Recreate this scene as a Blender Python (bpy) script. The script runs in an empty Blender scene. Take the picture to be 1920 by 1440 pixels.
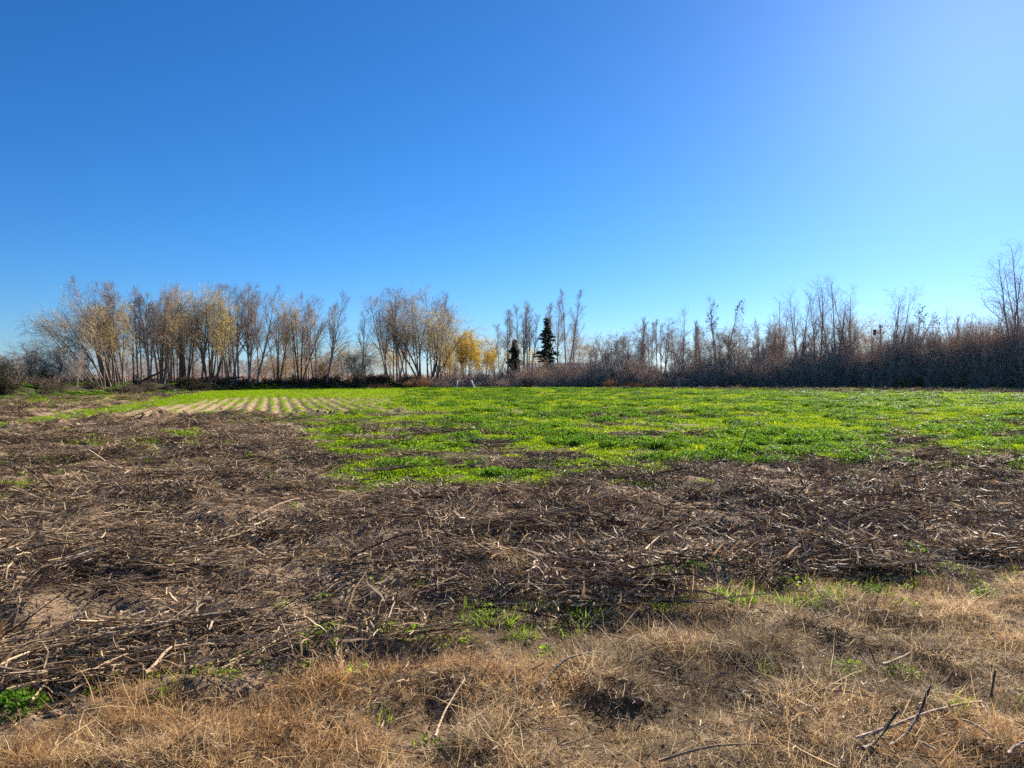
import bpy, math
import numpy as np
from mathutils import Vector

# ------------------------------------------------------------------ camera, sky, sun, exposure
scene = bpy.context.scene
C = scene.collection
F, HV, CH = 1350.0, 702.0, 1.7          # focal length in photo pixels, horizon row, eye height
cam = bpy.data.cameras.new('camera'); cam_o = bpy.data.objects.new('camera', cam); C.objects.link(cam_o)
cam_o.location = (0, 0, CH); cam_o.rotation_euler = (math.radians(90), 0, 0)
cam.sensor_width = 36; cam.lens = 36 * F / 1920; cam.shift_y = -(720 - HV) / 1920
cam.clip_start = 0.05; cam.clip_end = 9000
scene.camera = cam_o

SUN_EL, SUN_AZ = math.radians(24), math.radians(34)
w = bpy.data.worlds.new('World'); scene.world = w; w.use_nodes = True
nt = w.node_tree; nt.nodes.clear()
sky = nt.nodes.new('ShaderNodeTexSky'); sky.sky_type = 'NISHITA'; sky.sun_disc = False
sky.sun_elevation = SUN_EL; sky.sun_rotation = SUN_AZ
sky.altitude = 600; sky.air_density = 1.0; sky.dust_density = 0.31; sky.ozone_density = 10.0
hs = nt.nodes.new('ShaderNodeHueSaturation'); hs.inputs['Saturation'].default_value = 1.09; hs.inputs['Value'].default_value = 1.0
bg = nt.nodes.new('ShaderNodeBackground'); bg.inputs['Strength'].default_value = 0.0545
wo = nt.nodes.new('ShaderNodeOutputWorld')
nt.links.new(sky.outputs[0], hs.inputs['Color']); nt.links.new(hs.outputs[0], bg.inputs[0]); nt.links.new(bg.outputs[0], wo.inputs[0])

sun = bpy.data.lights.new('sun', 'SUN'); sun.energy = 5.0; sun.angle = math.radians(0.55); sun.color = (1.0, 0.91, 0.77)
sun_o = bpy.data.objects.new('sun', sun); C.objects.link(sun_o)
sd = Vector((math.sin(SUN_AZ) * math.cos(SUN_EL), math.cos(SUN_AZ) * math.cos(SUN_EL), math.sin(SUN_EL)))
sun_o.rotation_euler = sd.to_track_quat('Z', 'Y').to_euler(); sun_o.location = sd * 200
scene.view_settings.view_transform = 'Standard'; scene.view_settings.look = 'None'
scene.view_settings.gamma = 1.0; scene.view_settings.use_curve_mapping = False
scene.view_settings.exposure = 1.42
cy = scene.cycles; cy.use_denoising = False; cy.use_adaptive_sampling = True; cy.adaptive_threshold = 0.02; cy.max_bounces = 5; cy.diffuse_bounces = 3; cy.glossy_bounces = 1; cy.transmission_bounces = 3; cy.transparent_max_bounces = 4

# ------------------------------------------------------------------ numpy helpers
RNG = np.random.default_rng(11)
PI = math.pi

def _hash(ix, iy, s):
    h = (ix.astype(np.int64) * 374761393 + iy.astype(np.int64) * 668265263 + s * 974634777) & 0x7fffffff
    h = ((h ^ (h >> 13)) * 1274126177) & 0x7fffffff
    h = (h ^ (h >> 16))
    return (h & 0xffff) / 65535.0

def vnoise(x, y, s=0):
    x = np.asarray(x, float); y = np.asarray(y, float)
    xi = np.floor(x); yi = np.floor(y); fx = x - xi; fy = y - yi
    fx = fx * fx * fx * (fx * (fx * 6 - 15) + 10); fy = fy * fy * fy * (fy * (fy * 6 - 15) + 10)
    a = _hash(xi, yi, s); b = _hash(xi + 1, yi, s); c = _hash(xi, yi + 1, s); d = _hash(xi + 1, yi + 1, s)
    return (a + (b - a) * fx) * (1 - fy) + (c + (d - c) * fx) * fy

def fbm(x, y, o=3, s=0):
    t = 0; a = 1.0; n = 0
    for i in range(o):
        t = t + a * vnoise(x * 2 ** i + 17.3 * i, y * 2 ** i + 5.7 * i, s + i); n += a; a *= 0.5
    return t / n

def sstep(a, b, x):
    t = np.clip((x - a) / (b - a), 0, 1); return t * t * (3 - 2 * t)

def nrm(v):
    return v / np.maximum(np.linalg.norm(v, axis=-1, keepdims=True), 1e-9)

# photo pixel <-> ground
def gp(u, v):
    d = CH * F / (v - HV); return np.array([(u - 960) / F * d, d])
def uv(x, y):
    yy = np.maximum(y, 0.5); return 960 + F * x / yy, HV + CH * F / yy
def at(u, d):
    return (u - 960) / F * d
def zt(v, d):
    return CH - (v - HV) / F * d

# ------------------------------------------------------------------ the lie of the field (world-space zones)
EDGE_U = [-600, 0, 190, 375, 500, 640, 830, 1200, 1550, 1920, 2600]
EDGE_V = [790, 753, 743, 735.5, 731, 729, 727, 727, 728, 729, 729]
BANK = np.array([(-37.5, 5), (-37, 30), (-36.4, 46), (-36.6, 58), (-34.2, 71), (-31, 82), (-23, 89.5), (-13, 95)], float)

def bank_h(x, y):
    best = np.full(np.shape(x), 1e9)
    for a, b in zip(BANK[:-1], BANK[1:]):
        d = b - a; L2 = (d * d).sum()
        t = np.clip(((x - a[0]) * d[0] + (y - a[1]) * d[1]) / L2, 0, 1)
        best = np.minimum(best, np.hypot(x - a[0] - t * d[0], y - a[1] - t * d[1]))
    return (0.7 + 0.4 * fbm(x / 2.2, y / 2.2, 2, 90)) * np.exp(-(best / 1.5) ** 2)

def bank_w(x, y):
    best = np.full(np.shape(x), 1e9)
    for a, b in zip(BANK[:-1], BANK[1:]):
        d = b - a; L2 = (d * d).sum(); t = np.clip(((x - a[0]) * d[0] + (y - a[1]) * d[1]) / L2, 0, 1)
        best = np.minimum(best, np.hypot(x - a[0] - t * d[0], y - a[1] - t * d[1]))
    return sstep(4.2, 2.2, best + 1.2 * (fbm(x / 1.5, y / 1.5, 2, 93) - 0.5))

ROWD = np.array([(511 - 960) / F, 1.0]); ROWD /= np.linalg.norm(ROWD)
ROWN = np.array([ROWD[1], -ROWD[0]])
def row_phase(x, y):
    return (x * ROWN[0] + y * ROWN[1]) / 0.62

def zones(x, y):
    """weights: dry grass, green weeds, sown rows, outside of the field"""
    u, v = uv(x, y)
    n1 = fbm(x / 1.1, y / 1.1, 3, 3) - 0.5; n2 = fbm(x / 3.0, y / 3.0, 3, 7) - 0.5
    vd = np.interp(u, [-600, 0, 200, 400, 500, 640, 800, 960, 1100, 1250, 1400, 1600, 1750, 1920, 2500],
                   [1355, 1350, 1325, 1295, 1255, 1210, 1165, 1130, 1112, 1088, 1075, 1055, 1052, 1075, 1085])
    dry = sstep(-30, 30, v - vd - 2 + n1 * 190)
    ve = np.interp(u, EDGE_U, EDGE_V)
    inside = sstep(-0.6, 0.6, v - ve)
    vg = np.interp(u, [480, 520, 560, 600, 640, 700, 900, 1000, 1150, 1250, 1350, 1480, 1600, 1700, 1800, 1920, 2500],
                   [700, 775, 815, 855, 895, 905, 905, 893, 885, 878, 884, 889, 866, 872, 878, 882, 882])
    sc = np.clip((v - 702) / 180, 0.05, 1.3)
    grn = sstep(-14, 16, vg - v - 6 + (n2 * np.interp(u, [500, 900, 1200], [200, 150, 80]) + n1 * 80) * sc) * inside
    fr = np.interp(u, [900, 1050, 1300, 1550, 1920, 2400], [727, 729, 731, 734.5, 738, 740])   # bare strip along hedge
    grn = grn * sstep(-1.2, 1.2, v - fr + n2 * 5)
    vb = np.interp(u, [-600, 0, 300, 600, 700, 800], [850, 804, 786, 779, 776, 772])           # clod ridge line
    row = sstep(-2, 2, vb - v) * inside * (1 - sstep(690, 800, u))
    # sown strip on the left and the brown fallow beyond it
    su = np.interp(u, [-400, 0, 60, 200, 300, 375, 440], [850, 793, 784, 762, 749, 738, 728])
    sl = np.interp(u, [-400, 0, 130, 200, 330, 420, 500, 560], [872, 804, 787, 777, 758, 747, 739, 733])
    strip = sstep(-1.5, 1.5, v - su) * sstep(-2, 2, sl - v + n2 * 6)
    fallow = sstep(-1.5, 1.5, su - v) * inside * (u < 480)
    return dict(u=u, v=v, dry=dry, grn=grn, row=row * (1 - fallow), strip=strip * inside, fallow=fallow, inside=inside, n1=n1, n2=n2, vb=vb, ve=ve)

def green_cover(x, y, u, v):
    patchy = fbm(x / 2.3, y / 1.1, 4, 151); fine = fbm(x / 0.7, y / 0.5, 2, 157)
    return sstep(0.40, 0.52, patchy * 0.75 + fine * 0.25 + 0.10 * sstep(850, 1400, u) + 0.06 * sstep(810, 745, v) - 0.035 * sstep(1150, 900, u) * sstep(770, 800, v)), patchy, fine

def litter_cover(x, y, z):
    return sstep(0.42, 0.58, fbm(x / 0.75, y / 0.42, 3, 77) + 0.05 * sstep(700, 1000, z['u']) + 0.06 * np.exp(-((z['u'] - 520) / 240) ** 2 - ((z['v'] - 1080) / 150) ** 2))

def ground_z(x, y, z=None):
    x = np.asarray(x, float); y = np.asarray(y, float)
    z = z or zones(x, y)
    r = np.hypot(x, y)
    near = 1 - sstep(60, 100, r)
    h = 0.10 * (fbm(x / 7, y / 7, 2, 21) - 0.5) * near
    h = h + z['dry'] * (0.19 * (fbm(x / 0.5, y / 0.4, 4, 31) - 0.5))
    lit = (1 - z['dry']) * (1 - z['grn']) * (1 - z['row']) * z['inside']
    h = h + lit * (0.25 * (fbm(x / 0.85, y / 0.42, 4, 41) - 0.5) + 0.06 * (vnoise(x / 0.13, y / 0.13, 44) - 0.5))
    h = h + z['grn'] * 0.16 * (fbm(x / 1.5, y / 1.0, 3, 51) - 0.5)
    h = h + z['row'] * 0.055 * np.cos(2 * PI * row_phase(x, y)) * (1 - z['strip'])
    # clod ridge where the plough turned
    dv = (z['v'] - z['vb']); dist = dv * r * r / (CH * F)
    rid = np.exp(-((dist - 0.2) / 0.7) ** 2) * (z['u'] < 760) * (0.35 + 0.65 * sstep(-300, 200, z['u']))
    h = h + rid * (0.04 + 0.7 * np.clip(fbm(x / 0.55, y / 0.55, 3, 61) - 0.38, 0, 1))
    h = h + bank_h(x, y)
    return h

# ------------------------------------------------------------------ mesh helpers (all-quad)
def mesh(name, V, Q, mats=(), smooth=True, attrs=None, midx=None):
    V = np.asarray(V, np.float32).reshape(-1, 3); Q = np.asarray(Q, np.int32).reshape(-1, 4)
    me = bpy.data.meshes.new(name)
    me.vertices.add(len(V)); me.vertices.foreach_set('co', V.ravel())
    me.loops.add(Q.size); me.loops.foreach_set('vertex_index', Q.ravel())
    me.polygons.add(len(Q)); me.polygons.foreach_set('loop_start', np.arange(0, Q.size, 4, dtype=np.int32))
    me.polygons.foreach_set('use_smooth', np.full(len(Q), smooth, dtype=bool))
    for m in mats: me.materials.append(m)
    if midx is not None: me.polygons.foreach_set('material_index', np.asarray(midx, np.int32))
    for k, a in (attrs or {}).items():
        at_ = me.attributes.new(k, 'FLOAT', 'POINT'); at_.data.foreach_set('value', np.asarray(a, np.float32))
    me.update(calc_edges=True); me.validate()
    return me

class MB:
    def __init__(s): s.V = []; s.Q = []; s.A = []; s.n = 0
    def add(s, V, Q, a=None):
        V = np.asarray(V, float).reshape(-1, 3); s.V.append(V); s.Q.append(np.asarray(Q).reshape(-1, 4) + s.n)
        s.A.append(np.zeros(len(V)) if a is None else np.broadcast_to(a, (len(V),)).astype(float)); s.n += len(V)
    def tubes(s, P, R, k=4, a=None):
        P = np.asarray(P, float); R = np.asarray(R, float); N, m, _ = P.shape
        if N == 0: return
        T = np.gradient(P, axis=1); T = nrm(T)
        ref = np.where(np.abs(T[:, :1, 2:3]) > 0.8, np.array([1.0, 0.13, 0]), np.array([0, 0.1, 1.0]))
        U = nrm(np.cross(T, np.broadcast_to(ref, T.shape))); W = np.cross(T, U)
        th = np.arange(k) * 2 * PI / k
        V = P[:, :, None] + R[:, :, None, None] * (np.cos(th)[:, None] * U[:, :, None] + np.sin(th)[:, None] * W[:, :, None])
        i = np.arange(N)[:, None, None] * m * k; j = np.arange(m - 1)[None, :, None] * k; c = np.arange(k)[None, None]
        c2 = (c + 1) % k
        Q = np.stack([i + j + c, i + j + c2, i + j + k + c2, i + j + k + c], -1)
        aa = None if a is None else np.repeat(np.asarray(a, float), m * k)
        s.add(V, Q, aa)
        if k >= 4:   # end caps
            Qc = []
            for off in (0, (m - 1) * k):
                b = np.arange(N) * m * k + off
                for q in range(0, k - 2, 2):
                    Qc.append(np.stack([b, b + q + 1, b + q + 2, b + min(q + 3, k - 1)], -1) if q + 3 <= k - 1 else None)
            Qc = [q for q in Qc if q is not None]
            if Qc: s.Q.append(np.concatenate(Qc) + (s.n - N * m * k))
    def ribbons(s, P, W, side, a=None):
        """flat blades: P (N,m,3), half width W (N,m), side (N,3)"""
        N, m, _ = P.shape
        off = W[:, :, None] * side[:, None]
        V = np.stack([P - off, P + off], 2)
        i = np.arange(N)[:, None] * m * 2; j = np.arange(m - 1)[None] * 2
        Q = np.stack([i + j, i + j + 1, i + j + 3, i + j + 2], -1)
        s.add(V, Q, None if a is None else np.repeat(a, m * 2))
    def quads(s, c, du, dv, a=None):
        """diamond leaves: centre, long half axis, short half axis"""
        V = np.stack([c - du, c + dv, c + du, c - dv], 1); N = len(c)
        s.add(V, np.arange(N * 4).reshape(N, 4), None if a is None else np.repeat(a, 4))
    def box(s, x0, x1, y0, y1, z0, z1):
        V = [(x, y, z) for z in (z0, z1) for y in (y0, y1) for x in (x0, x1)]
        s.add(V, [(0, 2, 3, 1), (4, 5, 7, 6), (0, 1, 5, 4), (2, 6, 7, 3), (0, 4, 6, 2), (1, 3, 7, 5)])
    def xf(s, fn):
        s.V = [fn(v) for v in s.V]; return s
    def mesh(s, name, mats, smooth=True):
        return mesh(name, np.concatenate(s.V), np.concatenate(s.Q), mats if isinstance(mats, (list, tuple)) else [mats], smooth, {'rnd': np.concatenate(s.A)})

def link(name, me, parent=None, kind=None):
    o = bpy.data.objects.new(name, me); C.objects.link(o)
    if parent: o.parent = parent
    if kind: o['kind'] = kind
    return o
def tag(o, label, cat, group=None):
    o['label'] = label; o['category'] = cat
    if group: o['group'] = group
    return o
def empty(name, loc, rz=0, sc=None):
    o = bpy.data.objects.new(name, None); C.objects.link(o); o.location = loc; o.rotation_euler = (0, 0, rz)
    o.empty_display_size = 0.3
    if sc is not None: o.scale = sc
    return o

# ------------------------------------------------------------------ materials
def new_mat(name):
    m = bpy.data.materials.new(name); m.use_nodes = True; t = m.node_tree; t.nodes.clear()
    out = t.nodes.new('ShaderNodeOutputMaterial'); return m, t, out
def ramp(t, fac, stops):
    r = t.nodes.new('ShaderNodeValToRGB'); e = r.color_ramp.elements
    while len(e) < len(stops): e.new(0.5)
    for el, (p, c) in zip(e, stops): el.position = p; el.color = (*c, 1)
    t.links.new(fac, r.inputs[0]); return r.outputs[0]
def math_n(t, op, a, b):
    n = t.nodes.new('ShaderNodeMath'); n.operation = op
    for i, x in enumerate((a, b)):
        if isinstance(x, (int, float)): n.inputs[i].default_value = x
        else: t.links.new(x, n.inputs[i])
    return n.outputs[0]
def mixc(t, f, a, b):
    n = t.nodes.new('ShaderNodeMix'); n.data_type = 'RGBA'
    for s, x in ((n.inputs[0], f), (n.inputs[6], a), (n.inputs[7], b)):
        if isinstance(x, (int, float)): s.default_value = x
        elif isinstance(x, tuple): s.default_value = (*x, 1)
        else: t.links.new(x, s)
    return n.outputs[2]
def noise_n(t, scale, detail=4, rough=0.6, vec=None):
    n = t.nodes.new('ShaderNodeTexNoise'); n.inputs['Scale'].default_value = scale
    n.inputs['Detail'].default_value = detail; n.inputs['Roughness'].default_value = rough
    if vec: t.links.new(vec, n.inputs['Vector'])
    return n.outputs[0]

def plant_mat(name, stops, trans=0.4, rough=0.6, wobble=0.25, spec=0.3):
    """blades, leaves and straw: colour by the piece's own random value and the clump's, partly translucent"""
    m, t, out = new_mat(name)
    a = t.nodes.new('ShaderNodeAttribute'); a.attribute_name = 'rnd'
    oi = t.nodes.new('ShaderNodeObjectInfo')
    f = math_n(t, 'ADD', math_n(t, 'MULTIPLY', a.outputs['Fac'], 1 - wobble), math_n(t, 'MULTIPLY', oi.outputs['Random'], wobble))
    col = ramp(t, f, stops)
    p = t.nodes.new('ShaderNodeBsdfPrincipled'); p.inputs['Roughness'].default_value = rough
    p.inputs['Specular IOR Level'].default_value = spec
    t.links.new(col, p.inputs['Base Color'])
    if trans > 0:
        tr = t.nodes.new('ShaderNodeBsdfTranslucent'); t.links.new(col, tr.inputs[0])
        mx = t.nodes.new('ShaderNodeMixShader'); mx.inputs[0].default_value = trans
        t.links.new(p.outputs[0], mx.inputs[1]); t.links.new(tr.outputs[0], mx.inputs[2]); t.links.new(mx.outputs[0], out.inputs[0])
    else: t.links.new(p.outputs[0], out.inputs[0])
    return m

def bark_mat(name, c1, c2, scale=6, bump=0.4, rough=0.8):
    m, t, out = new_mat(name)
    tc = t.nodes.new('ShaderNodeTexCoord')
    n = noise_n(t, scale, 5, 0.65, tc.outputs['Object'])
    col = ramp(t, n, [(0.3, c1), (0.7, c2)])
    p = t.nodes.new('ShaderNodeBsdfPrincipled'); p.inputs['Roughness'].default_value = rough
    p.inputs['Specular IOR Level'].default_value = 0.3
    t.links.new(col, p.inputs['Base Color'])
    b = t.nodes.new('ShaderNodeBump'); b.inputs['Strength'].default_value = bump; b.inputs['Distance'].default_value = 0.02
    t.links.new(n, b.inputs['Height']); t.links.new(b.outputs[0], p.inputs['Normal'])
    t.links.new(p.outputs[0], out.inputs[0]); return m

M = {}
M['poplar'] = bark_mat('poplar_bark', (0.20, 0.165, 0.135), (0.42, 0.365, 0.31))
M['willow'] = bark_mat('willow_bark', (0.085, 0.062, 0.045), (0.22, 0.17, 0.125))
M['dark'] = bark_mat('dark_bark', (0.05, 0.036, 0.028), (0.12, 0.09, 0.072))
M['twig_pop'] = bark_mat('poplar_twigs', (0.29, 0.22, 0.18), (0.46, 0.37, 0.31), 3, 0)
M['twig_wil'] = bark_mat('willow_twigs', (0.38, 0.285, 0.175), (0.56, 0.44, 0.3), 3, 0)
M['twig_tan'] = bark_mat('tan_willow_twigs', (0.40, 0.29, 0.14), (0.58, 0.45, 0.25), 3, 0)
M['twig_bush'] = bark_mat('thicket_twigs', (0.40, 0.28, 0.195), (0.57, 0.435, 0.325), 1.5, 0)
M['twig_dark'] = bark_mat('undergrowth_twigs', (0.10, 0.065, 0.04), (0.2, 0.14, 0.09), 1.5, 0)
M['twig_red'] = bark_mat('russet_twigs', (0.26, 0.13, 0.08), (0.42, 0.25, 0.16), 1.5, 0)
M['twig_pink'] = bark_mat('far_orchard_twigs', (0.40, 0.26, 0.21), (0.58, 0.42, 0.35), 0.8, 0)
M['leaf_yel'] = plant_mat('willow_leaves_yellow', [(0.0, (0.36, 0.29, 0.07)), (0.5, (0.58, 0.47, 0.12)), (1.0, (0.7, 0.6, 0.22))], 0.55)
M['leaf_gold'] = plant_mat('willow_leaves_gold', [(0.0, (0.32, 0.2, 0.01)), (0.5, (0.62, 0.42, 0.02)), (1.0, (0.75, 0.56, 0.05))], 0.5)
M['leaf_brown'] = plant_mat('willow_leaves_brown', [(0.0, (0.36, 0.24, 0.11)), (0.6, (0.55, 0.4, 0.17)), (1.0, (0.65, 0.52, 0.24))], 0.5)
M['leaf_dark'] = plant_mat('dead_leaves_dark', [(0.0, (0.03, 0.022, 0.018)), (1.0, (0.09, 0.055, 0.035))], 0.15)
M['leaf_ever'] = plant_mat('evergreen_leaves', [(0.0, (0.018, 0.03, 0.012)), (1.0, (0.05, 0.075, 0.025))], 0.2)
M['needle'] = plant_mat('conifer_needles', [(0.0, (0.022, 0.032, 0.02)), (0.7, (0.055, 0.07, 0.04)), (1.0, (0.13, 0.135, 0.085))], 0.15)
M['drygrass'] = plant_mat('dry_grass', [(0.0, (0.17, 0.10, 0.048)), (0.3, (0.5, 0.335, 0.165)), (0.65, (0.76, 0.57, 0.33)), (1.0, (0.86, 0.74, 0.52))], 0.45, wobble=0.35, spec=0.2)
M['drygrass_old'] = plant_mat('old_dry_grass', [(0.0, (0.09, 0.055, 0.03)), (0.4, (0.26, 0.18, 0.095)), (0.8, (0.5, 0.37, 0.22)), (1.0, (0.68, 0.55, 0.37))], 0.3, wobble=0.35, spec=0.15)
M['drygrass_red'] = plant_mat('russet_dry_grass', [(0.0, (0.16, 0.085, 0.036)), (0.4, (0.47, 0.275, 0.12)), (0.8, (0.68, 0.46, 0.22)), (1.0, (0.8, 0.6, 0.34))], 0.4, wobble=0.3, spec=0.15)
M['straw'] = plant_mat('stalk_litter', [(0.0, (0.03, 0.02, 0.012)), (0.35, (0.13, 0.08, 0.042)), (0.6, (0.42, 0.29, 0.17)), (0.85, (0.68, 0.52, 0.34)), (1.0, (0.8, 0.66, 0.47))], 0.08, rough=0.75, wobble=0.3, spec=0.15)
M['shred'] = plant_mat('leaf_shreds', [(0.0, (0.05, 0.032, 0.018)), (0.5, (0.27, 0.175, 0.095)), (1.0, (0.66, 0.49, 0.31))], 0.25, wobble=0.2, spec=0.15)
M['weed'] = plant_mat('weed_leaves', [(0.0, (0.08, 0.165, 0.008)), (0.4, (0.165, 0.285, 0.008)), (0.75, (0.275, 0.375, 0.008)), (1.0, (0.41, 0.43, 0.012))], 0.6, wobble=0.45, spec=0.05)
M['weed_yel'] = plant_mat('weed_leaves_lime', [(0.0, (0.13, 0.21, 0.008)), (0.4, (0.25, 0.35, 0.008)), (0.75, (0.36, 0.42, 0.01)), (1.0, (0.46, 0.46, 0.02))], 0.6, wobble=0.45, spec=0.05)
M['weed_dk'] = plant_mat('weed_leaves_dark', [(0.0, (0.04, 0.11, 0.012)), (0.6, (0.13, 0.26, 0.016)), (1.0, (0.25, 0.39, 0.02))], 0.55, wobble=0.3, spec=0.05)
M['grass_gr'] = plant_mat('green_grass', [(0.0, (0.08, 0.17, 0.015)), (0.6, (0.21, 0.34, 0.02)), (1.0, (0.4, 0.45, 0.06))], 0.55, wobble=0.25, spec=0.15)
M['crop'] = plant_mat('sown_seedlings', [(0.0, (0.12, 0.23, 0.01)), (0.6, (0.24, 0.38, 0.01)), (1.0, (0.4, 0.47, 0.015))], 0.6, wobble=0.3, spec=0.05)
M['reed'] = plant_mat('russet_grass', [(0.0, (0.16, 0.075, 0.03)), (0.6, (0.36, 0.19, 0.085)), (1.0, (0.5, 0.3, 0.15))], 0.3, wobble=0.2)
M['pale_stalk'] = bark_mat('pale_stalk', (0.27, 0.18, 0.115), (0.5, 0.37, 0.25), 14, 0.5, 0.8)
M['tan_stalk'] = bark_mat('tan_stalk', (0.2, 0.125, 0.075), (0.4, 0.27, 0.17), 14, 0.5, 0.8)
M['dark_stick'] = bark_mat('dark_stick', (0.045, 0.032, 0.025), (0.13, 0.095, 0.07), 20, 0.6, 0.7)
M['white'] = bark_mat('white_paint', (0.68, 0.67, 0.64), (0.85, 0.84, 0.82), 9, 0.1, 0.5)
M['post'] = bark_mat('grey_post_wood', (0.22, 0.18, 0.14), (0.42, 0.36, 0.3), 12, 0.3)
M['roof'] = bark_mat('grey_metal_roof', (0.17, 0.18, 0.21), (0.25, 0.265, 0.3), 2, 0.1, 0.8)
M['plaster'] = bark_mat('house_plaster', (0.42, 0.38, 0.33), (0.55, 0.5, 0.44), 2, 0.1)
M['glass'] = bark_mat('dark_window', (0.02, 0.025, 0.03), (0.04, 0.045, 0.05), 1, 0, 0.15)
M['timber'] = bark_mat('door_timber', (0.12, 0.08, 0.05), (0.2, 0.14, 0.09), 5, 0.2)

def ground_material():
    m, t, out = new_mat('field_soil')
    def A(n):
        a = t.nodes.new('ShaderNodeAttribute'); a.attribute_name = n; return a.outputs['Fac']
    tc = t.nodes.new('ShaderNodeTexCoord'); V = tc.outputs['Object']
    n_f = noise_n(t, 42, 8, 0.75, V); n_m = noise_n(t, 6, 5, 0.6, V); n_l = noise_n(t, 0.8, 4, 0.6, V)
    soil = mixc(t, n_f, (0.15, 0.092, 0.052), (0.52, 0.36, 0.22))
    soil = mixc(t, math_n(t, 'MULTIPLY', n_m, 0.5), soil, (0.25, 0.172, 0.105))
    pale = ramp(t, n_l, [(0.42, (0, 0, 0)), (0.66, (1, 1, 1))])
    soil = mixc(t, math_n(t, 'MULTIPLY', pale, 0.55), soil, (0.5, 0.35, 0.215))
    soil = mixc(t, math_n(t, 'MULTIPLY', A('covered'), 0.7), soil, mixc(t, n_f, (0.05, 0.032, 0.02), (0.17, 0.11, 0.07)))  # darker under litter: shade among the stalks put into the colour, plus humus tone
    thatch = mixc(t, n_f, (0.07, 0.045, 0.025), (0.28, 0.19, 0.10))
    col = mixc(t, A('dry'), soil, thatch)
    gr = mixc(t, n_f, (0.10, 0.085, 0.035), (0.20, 0.23, 0.04))
    col = mixc(t, math_n(t, 'MULTIPLY', A('grn'), 0.75), col, gr)
    rowc = mixc(t, n_f, (0.24, 0.16, 0.085), (0.42, 0.30, 0.17))
    col = mixc(t, A('row'), col, rowc)
    outc = mixc(t, n_m, (0.24, 0.16, 0.11), (0.40, 0.28, 0.2))
    col = mixc(t, A('outside'), col, outc)
    humus_shade = mixc(t, n_m, (0.03, 0.026, 0.013), (0.085, 0.07, 0.035))  # dark humus, with the shade on the bank painted into its colour
    col = mixc(t, A('bank'), col, humus_shade)
    p = t.nodes.new('ShaderNodeBsdfPrincipled'); p.inputs['Roughness'].default_value = 0.95; p.inputs['Specular IOR Level'].default_value = 0.15
    t.links.new(col, p.inputs['Base Color'])
    h = math_n(t, 'ADD', math_n(t, 'MULTIPLY', n_f, 0.5), n_m)
    b = t.nodes.new('ShaderNodeBump'); b.inputs['Strength'].default_value = 1.0; b.inputs['Distance'].default_value = 0.06
    t.links.new(h, b.inputs['Height']); t.links.new(b.outputs[0], p.inputs['Normal']); t.links.new(p.outputs[0], out.inputs[0])
    return m

# ------------------------------------------------------------------ ground sheet to the horizon
def build_ground():
    th = np.concatenate([np.arange(-46, -36, 0.3), np.arange(-36, -6, 0.17), np.arange(-6, 46, 0.3), np.arange(46, 314, 4.0)]) * PI / 180
    r = np.concatenate([[0.01, 0.4], np.geomspace(0.8, 130, 330), np.geomspace(140, 7000, 22)])
    R, T = np.meshgrid(r, th, indexing='ij'); X = R * np.sin(T); Y = R * np.cos(T)
    x, y = X.ravel(), Y.ravel()
    z = zones(x, y); fr = y > 0.6
    h = np.where(fr, ground_z(x, y, z), 0)
    nr, na = len(r), len(th)
    i = np.arange(nr - 1)[:, None] * na; j = np.arange(na)[None]; j2 = (j + 1) % na
    Q = np.stack([i + j, i + na + j, i + na + j2, i + j2], -1).reshape(-1, 4)[:, ::-1]
    dry = np.where(fr, z['dry'], 1); ins = np.where(fr, z['inside'], 1)
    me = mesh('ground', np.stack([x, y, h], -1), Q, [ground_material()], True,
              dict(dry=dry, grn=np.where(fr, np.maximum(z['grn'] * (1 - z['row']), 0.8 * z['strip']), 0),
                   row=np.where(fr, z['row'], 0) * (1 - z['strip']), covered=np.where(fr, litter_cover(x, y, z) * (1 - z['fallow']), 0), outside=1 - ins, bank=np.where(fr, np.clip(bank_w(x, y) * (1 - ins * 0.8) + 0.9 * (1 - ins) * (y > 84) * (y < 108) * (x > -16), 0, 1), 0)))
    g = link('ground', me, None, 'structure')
build_ground()

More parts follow.
